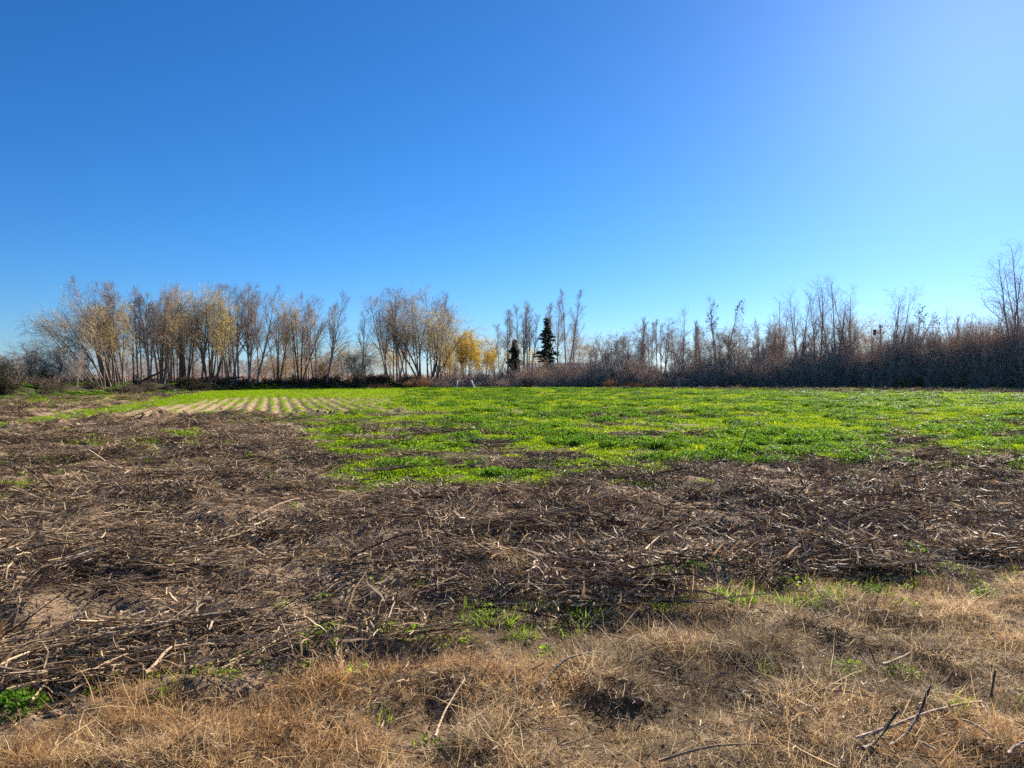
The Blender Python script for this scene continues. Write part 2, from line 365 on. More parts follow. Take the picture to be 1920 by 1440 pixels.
# ------------------------------------------------------------------ scatter of uncountable ground cover
def clump_collection(name, meshes):
    col = bpy.data.collections.new(name)            # kept out of the scene: only a source of shapes
    for i, me in enumerate(meshes):
        col.objects.link(bpy.data.objects.new('%s_%02d' % (name, i), me))
    return col
def scatter(name, P, rot, scl, idx, col, label, cat):
    me = bpy.data.meshes.new(name); me.vertices.add(len(P)); me.vertices.foreach_set('co', np.asarray(P, np.float32).ravel())
    for k, ty, key, a in (('rot', 'FLOAT_VECTOR', 'vector', rot), ('scl', 'FLOAT_VECTOR', 'vector', scl), ('pick', 'INT', 'value', idx)):
        t_ = me.attributes.new(k, ty, 'POINT'); t_.data.foreach_set(key, np.asarray(a, np.int32 if ty == 'INT' else np.float32).ravel())
    o = link(name, me, None, 'stuff'); tag(o, label, cat)
    g = bpy.data.node_groups.new('scatter_' + name, 'GeometryNodeTree')
    g.interface.new_socket('Geometry', in_out='INPUT', socket_type='NodeSocketGeometry')
    g.interface.new_socket('Geometry', in_out='OUTPUT', socket_type='NodeSocketGeometry')
    gi = g.nodes.new('NodeGroupInput'); go = g.nodes.new('NodeGroupOutput')
    ci = g.nodes.new('GeometryNodeCollectionInfo'); ci.inputs['Collection'].default_value = col
    ci.inputs['Separate Children'].default_value = True; ci.inputs['Reset Children'].default_value = True
    ip = g.nodes.new('GeometryNodeInstanceOnPoints'); ip.inputs['Pick Instance'].default_value = True
    def na(n, ty):
        a = g.nodes.new('GeometryNodeInputNamedAttribute'); a.data_type = ty; a.inputs['Name'].default_value = n; return a.outputs['Attribute']
    er = g.nodes.new('FunctionNodeEulerToRotation')
    g.links.new(na('rot', 'FLOAT_VECTOR'), er.inputs[0]); g.links.new(er.outputs[0], ip.inputs['Rotation'])
    g.links.new(na('scl', 'FLOAT_VECTOR'), ip.inputs['Scale']); g.links.new(na('pick', 'INT'), ip.inputs['Instance Index'])
    g.links.new(gi.outputs[0], ip.inputs['Points']); g.links.new(ci.outputs[0], ip.inputs['Instance'])
    g.links.new(ip.outputs[0], go.inputs[0])
    o.modifiers.new('scatter', 'NODES').node_group = g
    return o
def sample(y0, y1, dens, rng, half=0.8, pad=1.0):
    """even sprinkle over the wedge of ground the lens can see, with some room to the sides"""
    area = (half * (y1 ** 2 - y0 ** 2)) + 2 * pad * (y1 - y0); n = int(area * dens)
    y = np.sqrt(rng.uniform(y0 ** 2, y1 ** 2, n)); x = rng.uniform(-1, 1, n) * (half * y + pad)
    return x, y

def grow(base, d0, L, m, trop, wig, rng):
    N = len(base); P = np.zeros((N, m, 3)); P[:, 0] = base; d = d0.copy(); st = (np.asarray(L) / (m - 1))[:, None]
    for i in range(1, m):
        d = d + rng.normal(0, wig, (N, 3)); d[:, 2] += trop; d = nrm(d); P[:, i] = P[:, i - 1] + d * st
    return P

def blade_clump(rng, n, r, hmin, hmax, wid, lean, trop, wig, mat, m=5, spread=None):
    b = MB(); a = rng.uniform(0, 2 * PI, n); rr = r * np.sqrt(rng.uniform(0, 1, n))
    base = np.stack([rr * np.cos(a), rr * np.sin(a), np.full(n, -0.01)], -1)
    az = a + rng.normal(0, 1.0, n) if spread is None else rng.uniform(0, 2 * PI, n)
    ln = np.abs(rng.normal(lean, lean * 0.5, n))
    d = np.stack([np.cos(az) * np.sin(ln), np.sin(az) * np.sin(ln), np.cos(ln)], -1)
    L = rng.uniform(hmin, hmax, n); P = grow(base, d, L, m, trop, wig, rng)
    W = wid * rng.uniform(0.6, 1.3, n)[:, None] * np.array([0.8, 1.0, 0.85, 0.55, 0.1])[None, :m]
    side = nrm(np.stack([rng.normal(0, 1, n), rng.normal(0, 1, n), rng.normal(0, 0.3, n)], -1))
    b.ribbons(P, W, side, rng.uniform(0, 1, n)); return b.mesh('clump', mat, False)

def leaf_clump(rng, n, r, h, ls, lw, mat, dome=True):
    """low leafy weed: small leaves through a flattened dome"""
    b = MB(); a = rng.uniform(0, 2 * PI, n); q = np.sqrt(rng.uniform(0, 1, n)); rr = r * q
    top = h * (1 - q ** 2 * 0.8) if dome else np.full(n, h)
    z = top * rng.uniform(0.25, 1.0, n)
    c = np.stack([rr * np.cos(a), rr * np.sin(a), z], -1)
    az = a + rng.normal(0, 1.3, n); el = rng.uniform(-0.3, 1.2, n)
    du = np.stack([np.cos(az) * np.cos(el), np.sin(az) * np.cos(el), np.sin(el)], -1)
    dv = nrm(np.cross(du, rng.normal(0, 1, (n, 3)) * np.array([0.5, 0.5, 0.2]) + np.array([0, 0, 1.0])))
    L = ls * rng.uniform(0.6, 1.4, n)[:, None]
    b.quads(c, du * L, dv * L * lw, np.clip(rng.normal(0.5, 0.25, n), 0, 1)); return b.mesh('clump', mat, False)

def litter_patch(rng, n, r, mats, ribbons=14, ang=0.45, lmax=0.55):
    b = MB(); a = rng.uniform(0, 2 * PI, n); rr = r * np.sqrt(rng.uniform(0, 1, n))
    base = np.stack([rr * np.cos(a), rr * np.sin(a), np.abs(rng.normal(0.008, 0.016, n))], -1)
    th = rng.normal(0, ang, n) + PI * rng.integers(0, 2, n); wild = rng.uniform(0, 1, n) < 0.25
    th = np.where(wild, rng.uniform(0, 2 * PI, n), th)
    el = rng.normal(0.02, 0.08, n) + np.where(rng.uniform(0, 1, n) < 0.04, rng.uniform(0.2, 0.6, n), 0)
    d = np.stack([np.cos(th) * np.cos(el), np.sin(th) * np.cos(el), np.sin(el)], -1)
    L = np.clip(rng.lognormal(-1.9, 0.65, n), 0.04, lmax); P = grow(base, d, L, 4, -0.01, 0.10, rng)
    P[:, :, 2] = np.maximum(P[:, :, 2], 0.002)
    R = np.clip(rng.lognormal(-6.15, 0.55, n), 0.0009, 0.0065)[:, None] * np.array([1.05, 1, 0.92, 0.75])
    b.tubes(P, R, 4, np.where(rng.uniform(0, 1, n) < 0.56, rng.uniform(0.0, 0.45, n), rng.uniform(0.5, 1.0, n)))
    q = MB()
    nb = ribbons; a = rng.uniform(0, 2 * PI, nb); rr = r * np.sqrt(rng.uniform(0, 1, nb))
    base = np.stack([rr * np.cos(a), rr * np.sin(a), rng.uniform(0.005, 0.05, nb)], -1)
    th = rng.uniform(0, 2 * PI, nb); d = np.stack([np.cos(th), np.sin(th), rng.uniform(-0.1, 0.7, nb)], -1)
    P = grow(base, nrm(d), rng.uniform(0.05, 0.2, nb), 5, -0.12, 0.28, rng); P[:, :, 2] = np.maximum(P[:, :, 2], 0.003)
    side = nrm(np.stack([-d[:, 1], d[:, 0], rng.normal(0, 0.6, nb)], -1))
    q.ribbons(P, rng.uniform(0.003, 0.009, nb)[:, None] * np.array([0.7, 1, 1, 0.8, 0.15]), side, rng.uniform(0, 1, nb))
    V = np.concatenate(b.V + q.V); nq = sum(len(x) for x in b.Q); Q = np.concatenate(b.Q + [x + b.n for x in q.Q])
    mi = np.zeros(len(Q), int); mi[nq:] = 1
    return mesh('litter', V, Q, mats, False, {'rnd': np.concatenate(b.A + q.A)}, mi)

def tilt(x, y, amt=1.0, e=0.12):
    """small ground slope as euler x/y so that patches lie on the relief"""
    zx = (ground_z(x + e, y) - ground_z(x - e, y)) / (2 * e); zy = (ground_z(x, y + e) - ground_z(x, y - e)) / (2 * e)
    return np.arctan(zy) * amt, -np.arctan(zx) * amt

def ground_cover():
    rng = np.random.default_rng(5)
    # --- foreground dry grass
    protos = []
    for mt in ('drygrass', 'drygrass_red', 'drygrass_old'):       # per tone: 4 upright, 4 matted, 2 of long lodged stems
        protos += [blade_clump(rng, 60, 0.09, 0.04, 0.17, 0.0017, 0.95, -0.16, 0.24, M[mt]) for _ in range(4)]
        protos += [blade_clump(rng, 60, 0.12, 0.05, 0.22, 0.0017, 1.4, -0.06, 0.26, M[mt], spread=1) for _ in range(4)]
        protos += [blade_clump(rng, 26, 0.16, 0.14, 0.38, 0.0021, 1.45, -0.03, 0.12, M[mt], spread=1) for _ in range(2)]
    col = clump_collection('dry_grass_clump', protos)
    x, y = sample(1.9, 7.6, 520, rng, 0.82, 0.6); z = zones(x, y)
    hum = fbm(x / 0.5, y / 0.4, 4, 31); big = fbm(x / 1.6, y / 1.6, 2, 131)
    keep = rng.uniform(0, 1, len(x)) < z['dry'] * np.clip(0.5 + 0.7 * sstep(0.36, 0.52, hum * 0.55 + big * 0.45), 0, 1) * (0.3 + 0.7 * sstep(0.38, 0.50, fbm(x / 0.22, y / 0.17, 2, 145)))
    x, y, hum, big = x[keep], y[keep], hum[keep], big[keep]; n = len(x); h = ground_z(x, y)
    s = (0.45 + 0.45 * sstep(0.42, 0.7, hum) * rng.uniform(0.3, 1.1, n)) * (0.75 + 0.5 * big)
    tone = fbm(x / 1.1, y / 0.8, 3, 141) + rng.normal(0, 0.09, n); base_i = np.where(tone > 0.58, 10, np.where(tone < 0.41, 20, 0))
    kind_i = np.where(rng.uniform(0, 1, n) < 0.16, rng.integers(8, 10, n), np.where(hum + rng.normal(0, 0.08, n) > 0.58, rng.integers(0, 4, n), rng.integers(4, 8, n)))
    idx = base_i + kind_i
    rot = np.stack([rng.normal(0, 0.35, n), rng.normal(0, 0.35, n), rng.uniform(0, 2 * PI, n)], -1)
    scatter('dry_grass', np.stack([x, y, h], -1), rot, np.stack([s * 1.1, s * 1.1, s * rng.uniform(0.5, 0.85, n)], -1), idx, col,
            'matted tan dry grass covering the foreground', 'dry grass')
    nd = n
    # --- stalk litter
    mats = [M['straw'], M['shred']]
    protos = [litter_patch(rng, 110, 0.36, mats, 18, 0.3) for _ in range(9)] + [litter_patch(rng, 90, 0.30, mats, 60, 0.9, 0.25) for _ in range(5)]
    col = clump_collection('litter_patch', protos)
    xs, ys = [], []
    for a, b, dn in ((3.4, 8, 17), (8, 15, 12), (15, 31, 5.0), (31, 86, 1.3)):
        x, y = sample(a, b, dn, rng, 0.8, 0.8); xs.append(x); ys.append(y)
    x, y = np.concatenate(xs), np.concatenate(ys); z = zones(x, y)
    wl = (1 - z['dry']) * (1 - 0.95 * z['grn'] * green_cover(x, y, z['u'], z['v'])[0]) * (1 - z['row']) * z['inside']
    bare = fbm(x / 0.75, y / 0.42, 3, 77); wl = wl * np.clip(0.15 + litter_cover(x, y, z), 0, 1)
    wl = np.where(z['v'] < 815, wl * 0.7, wl) + 0.015 * z['dry']
    wl = np.where(y > 31, 0.3 * z['fallow'] + 0.5 * (z['u'] > 1000) * (1 - z['grn']) * z['inside'], wl)
    keep = rng.uniform(0, 1, len(x)) < wl; x, y = x[keep], y[keep]; n = len(x)
    tx, ty = tilt(x, y); u, v = uv(x, y)
    heap = sstep(0.45, 0.7, fbm(x / 0.75, y / 0.42, 3, 77)[:])
    rz = rng.normal(0.35, 0.45, n) * (u < 800) + rng.normal(-0.1, 0.6, n) * (u >= 800)
    rot = np.stack([tx + rng.normal(0, 0.06, n), ty + rng.normal(0, 0.06, n), rz + PI * rng.integers(0, 2, n)], -1)
    s = rng.uniform(0.75, 1.3, n) * np.where(y > 31, 1.9, np.where(y > 15, 1.35, 1))
    scatter('stalk_litter', np.stack([x, y, ground_z(x, y) + 0.012 + 0.05 * heap * rng.uniform(0, 1, n)], -1), rot,
            np.stack([s, s, s * rng.uniform(0.6, 1.3, n)], -1), np.where(rng.uniform(0, 1, n) < 0.7, rng.integers(0, 9, n), rng.integers(9, 14, n)), col,
            'brown broken stalks and shreds strewn over the tilled soil', 'plant litter')
    nl = n
    # --- short straw crumbs over the bare soil
    def crumbs(rng):
        b = MB(); n = 70; a = rng.uniform(0, 2 * PI, n); rr = 0.26 * np.sqrt(rng.uniform(0, 1, n)); th = rng.normal(0, 0.9, n)
        base = np.stack([rr * np.cos(a), rr * np.sin(a), rng.uniform(0.0, 0.012, n)], -1)
        P = grow(base, nrm(np.stack([np.cos(th), np.sin(th), rng.normal(0, 0.15, n)], -1)), np.clip(rng.lognormal(-3.1, 0.5, n), 0.015, 0.12), 3, 0.0, 0.12, rng); P[..., 2] = np.maximum(P[..., 2], 0.001)
        b.tubes(P, np.clip(rng.lognormal(-6.5, 0.4, n), 0.0008, 0.003)[:, None] * np.array([1, 1, 0.8]), 3, rng.beta(1.5, 1.6, n)); return b.mesh('crumbs', M['straw'], False)
    col = clump_collection('straw_crumb', [crumbs(rng) for _ in range(6)])
    xs, ys = [], []
    for a, b, dn in ((3.0, 9, 20), (9, 16, 12), (16, 26, 4)):
        x, y = sample(a, b, dn, rng, 0.8, 0.6); xs.append(x); ys.append(y)
    x, y = np.concatenate(xs), np.concatenate(ys); z = zones(x, y); keep = rng.uniform(0, 1, len(x)) < (1 - 0.6 * z['grn']) * (1 - 0.3 * z['dry']); x, y = x[keep], y[keep]; n = len(x)
    tx, ty = tilt(x, y); s = rng.uniform(0.8, 1.5, n)
    scatter('straw_crumbs', np.stack([x, y, ground_z(x, y) + 0.004], -1), np.stack([tx, ty, rng.normal(0.2, 0.5, n)], -1), np.stack([s, s, s], -1), rng.integers(0, 6, n), col,
            'short chopped straw bits sprinkled over the bare brown soil', 'straw bits')
    # --- low green weeds
    protos = [leaf_clump(rng, 90, 0.20, 0.055, 0.022, 0.5, M['weed']) for _ in range(7)] + \
             [blade_clump(rng, 46, 0.14, 0.05, 0.13, 0.003, 0.5, -0.05, 0.12, M['weed']) for _ in range(4)] + \
             [leaf_clump(rng, 330, 0.30, 0.20, 0.028, 0.5, M['weed_dk']) for _ in range(5)] + \
             [leaf_clump(rng, 90, 0.20, 0.05, 0.022, 0.5, M['weed_yel']) for _ in range(4)] + [blade_clump(rng, 46, 0.14, 0.05, 0.12, 0.003, 0.5, -0.05, 0.12, M['weed_yel']) for _ in range(2)]
    col = clump_collection('weed_clump', protos)
    xs, ys, ss = [], [], []
    for a, b, dn, sc in ((10, 20, 26, 1.0), (20, 34, 13, 1.35), (34, 56, 5.5, 2.0), (56, 94, 2.6, 2.9)):
        x, y = sample(a, b, dn, rng, 0.8, 1.0); xs.append(x); ys.append(y); ss.append(np.full(len(x), sc))
    x, y, sc = map(np.concatenate, (xs, ys, ss)); z = zones(x, y); u, v = z['u'], z['v']
    cov, patchy, fine = green_cover(x, y, u, v)
    wt = z['grn'] * (1 - z['row']) * (0.06 + 0.94 * cov)
    iso = np.zeros(len(x))
    for pu, pv, pru, prv in ((275, 852, 50, 10), (80, 866, 50, 9), (10, 908, 40, 12), (200, 830, 130, 6), (1000, 937, 40, 6), (1095, 928, 40, 9), (1575, 942, 14, 4),
                             (520, 862, 60, 7), (450, 790, 60, 6), (330, 822, 60, 6), (1690, 880, 60, 5), (1200, 905, 40, 8)):
        iso = np.maximum(iso, np.exp(-((u - pu) / pru) ** 2 - ((v - pv) / prv) ** 2))
    wt = np.maximum(wt, iso * 0.9); wt = np.maximum(wt, 0.05 * z['inside'] * (1 - z['row']) * (fine > 0.55))
    olive = z['fallow'] * sstep(14, 6, v - z['ve']) * 0.5
    wt = np.maximum(wt, olive)
    shade = bank_w(x, y) * (1 - z['inside']) * (u < 800); wt = np.maximum(wt, 0.25 * shade)
    keep = rng.uniform(0, 1, len(x)) < wt; x, y, sc, patchy, shade = x[keep], y[keep], sc[keep], patchy[keep], shade[keep]; n = len(x); u, v = uv(x, y)
    tall = sstep(0.54, 0.61, fbm(x / 1.6, y / 1.0, 3, 171)) * sstep(600, 1000, u) * sstep(905, 890, v)
    isT = rng.uniform(0, 1, n) < np.maximum(0.5 * tall, shade)
    idx = np.where(isT, rng.integers(11, 16, n), np.where(rng.uniform(0, 1, n) < 0.7, rng.integers(0, 7, n), rng.integers(7, 11, n)))
    lime = sstep(0.47, 0.58, fbm(x / 4.5, y / 2.2, 3, 181)) * sstep(700, 1000, u); idx = np.where(~isT & (rng.uniform(0, 1, n) < 0.5 * lime), rng.integers(16, 22, n), idx)
    s = sc * rng.uniform(0.7, 1.3, n) * np.where(isT, 0.55 + 0.5 * rng.uniform(0, 1, n), 1)
    sz = np.where(isT, np.minimum(s, 1.1), np.minimum(s, 1.5)) * rng.uniform(0.7, 1.3, n)
    rot = np.stack([rng.normal(0, 0.08, n), rng.normal(0, 0.08, n), rng.uniform(0, 2 * PI, n)], -1)
    scatter('green_weeds', np.stack([x, y, ground_z(x, y)], -1), rot, np.stack([s, s, sz], -1), idx, col,
            'low bright green weeds spreading over the right side of the field', 'weeds')
    nw = n
    # --- sown rows and the sown strip
    protos = [leaf_clump(rng, 60, 0.16, 0.085, 0.026, 0.42, M['crop']) for _ in range(5)] + \
             [blade_clump(rng, 30, 0.10, 0.06, 0.14, 0.004, 0.45, -0.04, 0.1, M['crop']) for _ in range(3)]
    col = clump_collection('seedling_clump', protos)
    x, y = sample(22, 92, 12, rng, 0.8, 1.0); z = zones(x, y); u, v = z['u'], z['v']
    inrow = np.exp(-(((row_phase(x, y) + 0.5) % 1 - 0.5) * 0.62 / 0.11) ** 2)
    lush = np.clip(sstep(250, 500, u) * 0.7 + sstep(772, 744, v) * 0.4 + 0.35, 0, 1)
    fade = sstep(765, 738, v)
    wt = z['row'] * (1 - z['strip']) * np.clip(inrow * lush * (0.45 + 0.55 * sstep(0.35, 0.55, fbm(x / 2, y / 2, 2, 201))) + fade * 0.22 * lush + 0.25 * sstep(560, 680, u), 0, 1)
    wt = np.maximum(wt, z['strip'] * 0.85)
    keep = rng.uniform(0, 1, len(x)) < wt; x, y = x[keep], y[keep]; n = len(x)
    s = rng.uniform(0.7, 1.2, n) * np.where(y > 50, 1.5, 1.0)
    rot = np.stack([np.zeros(n), np.zeros(n), rng.uniform(0, 2 * PI, n)], -1)
    scatter('sown_seedlings', np.stack([x, y, ground_z(x, y)], -1), rot, np.stack([s, s, s * 0.9], -1), rng.integers(0, 8, n), col,
            'young green crop seedlings sown in long rows at the left', 'seedlings')
    # --- sparse green blades and seedling weeds within the litter and the dry grass
    protos = [blade_clump(rng, 18, 0.06, 0.05, 0.13, 0.0028, 0.55, -0.05, 0.1, M['grass_gr']) for _ in range(5)] + \
             [leaf_clump(rng, 46, 0.09, 0.06, 0.013, 0.6, M['grass_gr']) for _ in range(5)]
    col = clump_collection('green_sprout', protos)
    x, y = sample(2.6, 13, 44, rng, 0.8, 0.5); z = zones(x, y); u, v = z['u'], z['v']
    gn = fbm(x / 0.7, y / 0.5, 3, 231)
    band = np.exp(-((v - np.interp(u, [0, 400, 640, 960, 1250, 1600, 1920], [1290, 1265, 1200, 1160, 1125, 1110, 1120])) / 38) ** 2) * np.interp(u, [0, 500, 850, 1100, 1600, 1750], [0.35, 0.3, 0.7, 1, 1, 0.5])
    wt = 0.012 + 0.95 * band * sstep(0.36, 0.5, gn) + 0.06 * sstep(0.56, 0.68, gn)
    keep = rng.uniform(0, 1, len(x)) < wt; x, y = x[keep], y[keep]; n = len(x); s = rng.uniform(0.7, 1.35, n)
    rot = np.stack([rng.normal(0, 0.15, n), rng.normal(0, 0.15, n), rng.uniform(0, 2 * PI, n)], -1)
    scatter('green_sprouts', np.stack([x, y, ground_z(x, y)], -1), rot, np.stack([s, s, s], -1), rng.integers(0, 10, n), col,
            'scattered green sprouts coming up through dry grass and litter', 'sprouts')
    # --- soil clods
    protos = []
    for _ in range(6):
        b = MB(); k = 8; th = np.arange(k) * 2 * PI / k; ring = []
        for zz, rr in ((-0.4, 0.5), (0.0, 1.0), (0.4, 0.85), (0.7, 0.4)):
            r_ = rr * rng.uniform(0.7, 1.25, k); ring.append(np.stack([r_ * np.cos(th), r_ * np.sin(th), zz + rng.normal(0, 0.1, k)], -1))
        Vv = np.concatenate(ring); Q = [(i * k + j, i * k + (j + 1) % k, (i + 1) * k + (j + 1) % k, (i + 1) * k + j) for i in range(3) for j in range(k)]
        Q += [(3 * k, 3 * k + 1, 3 * k + 2, 3 * k + 3), (3 * k, 3 * k + 3, 3 * k + 4, 3 * k + 5), (3 * k, 3 * k + 5, 3 * k + 6, 3 * k + 7)]
        b.add(Vv, Q); protos.append(b.mesh('clod', M['clod'], False))
    col = clump_collection('soil_clod', protos)
    x, y = np.concatenate([sample(3.2, 12, 75, rng, 0.8, 0.6), sample(4, 34, 14, rng, 0.8, 0.6)], 1); z = zones(x, y)
    dist = (z['v'] - z['vb']) * (x * x + y * y) / (CH * F)
    wt = 1.0 * np.exp(-((dist - 0.2) / 0.38) ** 2) * (z['u'] < 720) + np.where(y < 12, 0.6, np.where(y < 20, 0.1, 0.02)) * (1 - 0.6 * z['dry']) * (1 - z['grn']) * (1 - z['row'])
    keep = rng.uniform(0, 1, len(x)) < wt; x, y = x[keep], y[keep]; n = len(x)
    s = np.clip(rng.lognormal(-3.6, 0.55, n), 0.008, 0.12) * np.where(y > 22, 1.9, np.where(y < 12, 0.5, 0.8))
    rot = np.stack([rng.normal(0, 0.4, n), rng.normal(0, 0.4, n), rng.uniform(0, 2 * PI, n)], -1)
    scatter('soil_clods', np.stack([x, y, ground_z(x, y)], -1), rot, np.stack([s, s, s * 0.8], -1), rng.integers(0, 6, n), col,
            'dark clods of turned earth on the tilled soil', 'soil clods')
    print('instances', nd, nl, nw)
M['clod'] = bark_mat('soil_clod', (0.12, 0.078, 0.052), (0.33, 0.22, 0.15), 3, 0.5, 0.95)
ground_cover()

# ------------------------------------------------------------------ trees
def children(P, R, nc, t0, t1, ang, jit, Lf, m, trop, wig, rr, rng, rmin=0.004):
    N, m0, _ = P.shape; idx = np.repeat(np.arange(N), nc)
    t = (np.tile(np.arange(nc), N) + rng.uniform(0, 1, N * nc)) / nc * (t1 - t0) + t0
    f = np.clip(t, 0, 0.999) * (m0 - 1); i = f.astype(int); fr = (f - i)[:, None]
    a, b = P[idx, i], P[idx, i + 1]; base = a + (b - a) * fr; T = nrm(b - a)
    rad = R[idx, i] * (1 - fr[:, 0]) + R[idx, i + 1] * fr[:, 0]
    rv = rng.normal(0, 1, (len(idx), 3)); pp = nrm(rv - (rv * T).sum(-1, keepdims=True) * T)
    an = np.radians(np.abs(rng.normal(ang, jit, len(idx))))[:, None]
    d = T * np.cos(an) + pp * np.sin(an)
    PL = np.linalg.norm(np.diff(P, axis=1), axis=2).sum(1)[idx]
    L = Lf(t, PL) * rng.uniform(0.7, 1.25, len(idx))
    P2 = grow(base, d, L, m, trop, wig, rng)
    r0 = np.maximum(rad * rr, rmin)[:, None]; tp = np.linspace(1, 0.3, m)[None]
    return P2, np.maximum(r0 * tp, rmin * 0.7)

def leaves_on(P, n, rng, size, wid, hang=0.5, mask=None):
    N, m, _ = P.shape
    if mask is not None: P = P[mask]; N = len(P)
    if N == 0: return None
    i = rng.integers(0, N, n); f = rng.uniform(0.1, 0.999, n) * (m - 1); k = f.astype(int); fr = (f - k)[:, None]
    c = P[i, k] * (1 - fr) + P[i, k + 1] * fr + rng.normal(0, 0.04, (n, 3))
    du = nrm(rng.normal(0, 1, (n, 3)) + np.array([0, 0, -hang * 2])); dv = nrm(np.cross(du, rng.normal(0, 1, (n, 3))))
    s = size * rng.uniform(0.6, 1.4, n)[:, None]
    return c, du * s, dv * s * wid, np.clip(rng.normal(0.5, 0.25, n), 0, 1)

def fit(lists, H, W=None):
    """scale a grown tree to its height (and spread)"""
    top = max(np.percentile(P[..., 2], 99.8) for P in lists if len(P)); fz = H / top
    fx = fz
    if W:
        W = W * 1.18
        ext = np.percentile(np.concatenate([P[..., 0].ravel() for P in lists if len(P)]), [1, 99]); fx = W / max(ext[1] - ext[0], 0.1)
    for P in lists: P[..., 2] *= fz; P[..., :2] *= fx

TREES = {}
def build_parts(kind, H, W, seed, stems=None, lean=(0, 0), leaf=None, nleaf=0, fan=12, trop1=None, **kw):
    """returns [(part name, mesh, kind)] for one tree"""
    rng = np.random.default_rng(seed); parts = []
    lean = np.array([lean[0], lean[1], 0.0])
    if kind == 'poplar':
        n = stems or 1; r0 = 0.012 * H + 0.03
        az = rng.uniform(0, 2 * PI, n); fa = np.radians(np.abs(rng.normal(fan if n > 1 else 2, 3, n)))
        d = np.stack([np.cos(az) * np.sin(fa), np.sin(az) * np.sin(fa), np.cos(fa)], -1) + lean
        base = np.stack([np.cos(az), np.sin(az), np.zeros(n)], -1) * (0.28 if n > 1 else 0); base[:, 2] = -0.4
        S = grow(base, nrm(d), H * rng.uniform(0.85, 1.05, n), 11, 0.03, 0.018, rng); RS = r0 * 0.8 * rng.uniform(0.75, 1.1, n)[:, None] * np.linspace(1, 0.12, 11)[None]
        B1, R1 = children(S, RS, 17, kw.get('t0', 0.34), 0.98, kw.get('ang', 30), 8, lambda t, L: L * (0.06 + 0.30 * (1 - t) ** 0.8) * kw.get('bl', 1), 6, 0.07, 0.07, 0.5, rng, 0.011)
        B2, R2 = children(B1, R1, 9, 0.2, 1.0, 32, 10, lambda t, L: 0.2 + L * 0.42 * (1.15 - t), 3, 0.07, 0.12, 0.6, rng, 0.0065)
        B3, R3 = children(B2, R2, 5, 0.15, 1.0, 35, 12, lambda t, L: 0.18 + L * 0.5, 2, 0.08, 0.15, 0.7, rng, 0.0052)
        bark, tw = M['poplar'], M['twig_pop']
    elif kind == 'willow':
        n = stems or 5; r0 = 0.009 * H + 0.025
        az = rng.uniform(0, 2 * PI, n) if not kw.get('plane') else np.where(np.arange(n) % 2, 0, PI) + rng.normal(0, 0.5, n)
        fa = np.radians(rng.uniform(3, fan * 2, n))
        d = np.stack([np.cos(az) * np.sin(fa), np.sin(az) * np.sin(fa), np.cos(fa)], -1) + lean
        base = np.stack([np.cos(az), np.sin(az), np.zeros(n)], -1) * 0.35; base[:, 2] = -0.4
        S = grow(base, nrm(d), H * rng.uniform(0.65, 0.95, n), 10, 0.02 if trop1 is None else trop1, 0.055, rng)
        RS = r0 * rng.uniform(0.7, 1.15, n)[:, None] * np.linspace(1, 0.16, 10)[None]
        B1, R1 = children(S, RS, 10, kw.get('t0', 0.36), 1.0, 34, 11, lambda t, L: L * (0.14 + 0.30 * (1.05 - t)), 7, kw.get('t_1', 0.02), 0.09, 0.52, rng, 0.012)
        B2, R2 = children(B1, R1, 8, 0.25, 1.0, 42, 14, lambda t, L: 0.28 + L * 0.42, 3, kw.get('t_2', -0.02), 0.12, 0.6, rng, 0.0062)
        B3, R3 = children(B2, R2, 5, 0.15, 1.0, 36, 14, lambda t, L: 0.24 + L * 0.45, kw.get('m3', 2), kw.get('t_3', -0.14) * 1.5, 0.12, 0.7, rng, 0.0055)
        bark, tw = M[kw.get('bark', 'willow')], M[kw.get('twig', 'twig_wil')]
    elif kind == 'fastigiate':
        n = 1; r0 = 0.012 * H + 0.03
        S = grow(np.array([[0, 0, -0.3]]), np.array([[0, 0, 1.0]]), np.array([H]), 10, 0.02, 0.012, rng); RS = r0 * np.linspace(1, 0.12, 10)[None]
        B1, R1 = children(S, RS, 60, 0.12, 0.98, 14, 4, lambda t, L: L * (0.07 + 0.2 * (1 - t)), 5, 0.09, 0.04, 0.4, rng, 0.01)
        B2, R2 = children(B1, R1, 8, 0.15, 1.0, 16, 5, lambda t, L: 0.15 + L * 0.35, 4, 0.08, 0.06, 0.6, rng, 0.006)
        B3, R3 = children(B2, R2, 3, 0.15, 1.0, 16, 6, lambda t, L: 0.12 + L * 0.5, 2, 0.08, 0.1, 0.7, rng, 0.0042)
        bark, tw = M['poplar'], M['twig_pop']
    elif kind == 'sapling':
        n = stems or 2; r0 = 0.008 * H + 0.015
        az = rng.uniform(0, 2 * PI, n); fa = np.radians(rng.uniform(1, fan, n))
        d = np.stack([np.cos(az) * np.sin(fa), np.sin(az) * np.sin(fa), np.cos(fa)], -1) + lean
        base = np.stack([np.cos(az), np.sin(az), np.zeros(n)], -1) * 0.2; base[:, 2] = -0.3
        S = grow(base, nrm(d), H * rng.uniform(0.7, 1.0, n), 9, 0.02, 0.05, rng); RS = r0 * np.linspace(1, 0.12, 9)[None] * np.ones((n, 1))
        B1, R1 = children(S, RS, 16, 0.22, 1.0, 34, 12, lambda t, L: L * (0.10 + 0.26 * (1 - t)), 5, 0.03, 0.11, 0.55, rng, 0.008)
        B2, R2 = children(B1, R1, 8, 0.2, 1.0, 40, 13, lambda t, L: 0.18 + L * 0.42, 3, 0.02, 0.16, 0.6, rng, 0.006)
        B3, R3 = children(B2, R2, 3, 0.2, 1.0, 40, 14, lambda t, L: 0.1 + L * 0.45, 2, kw.get('t_3', 0.0) * 2, 0.18, 0.7, rng, 0.006)
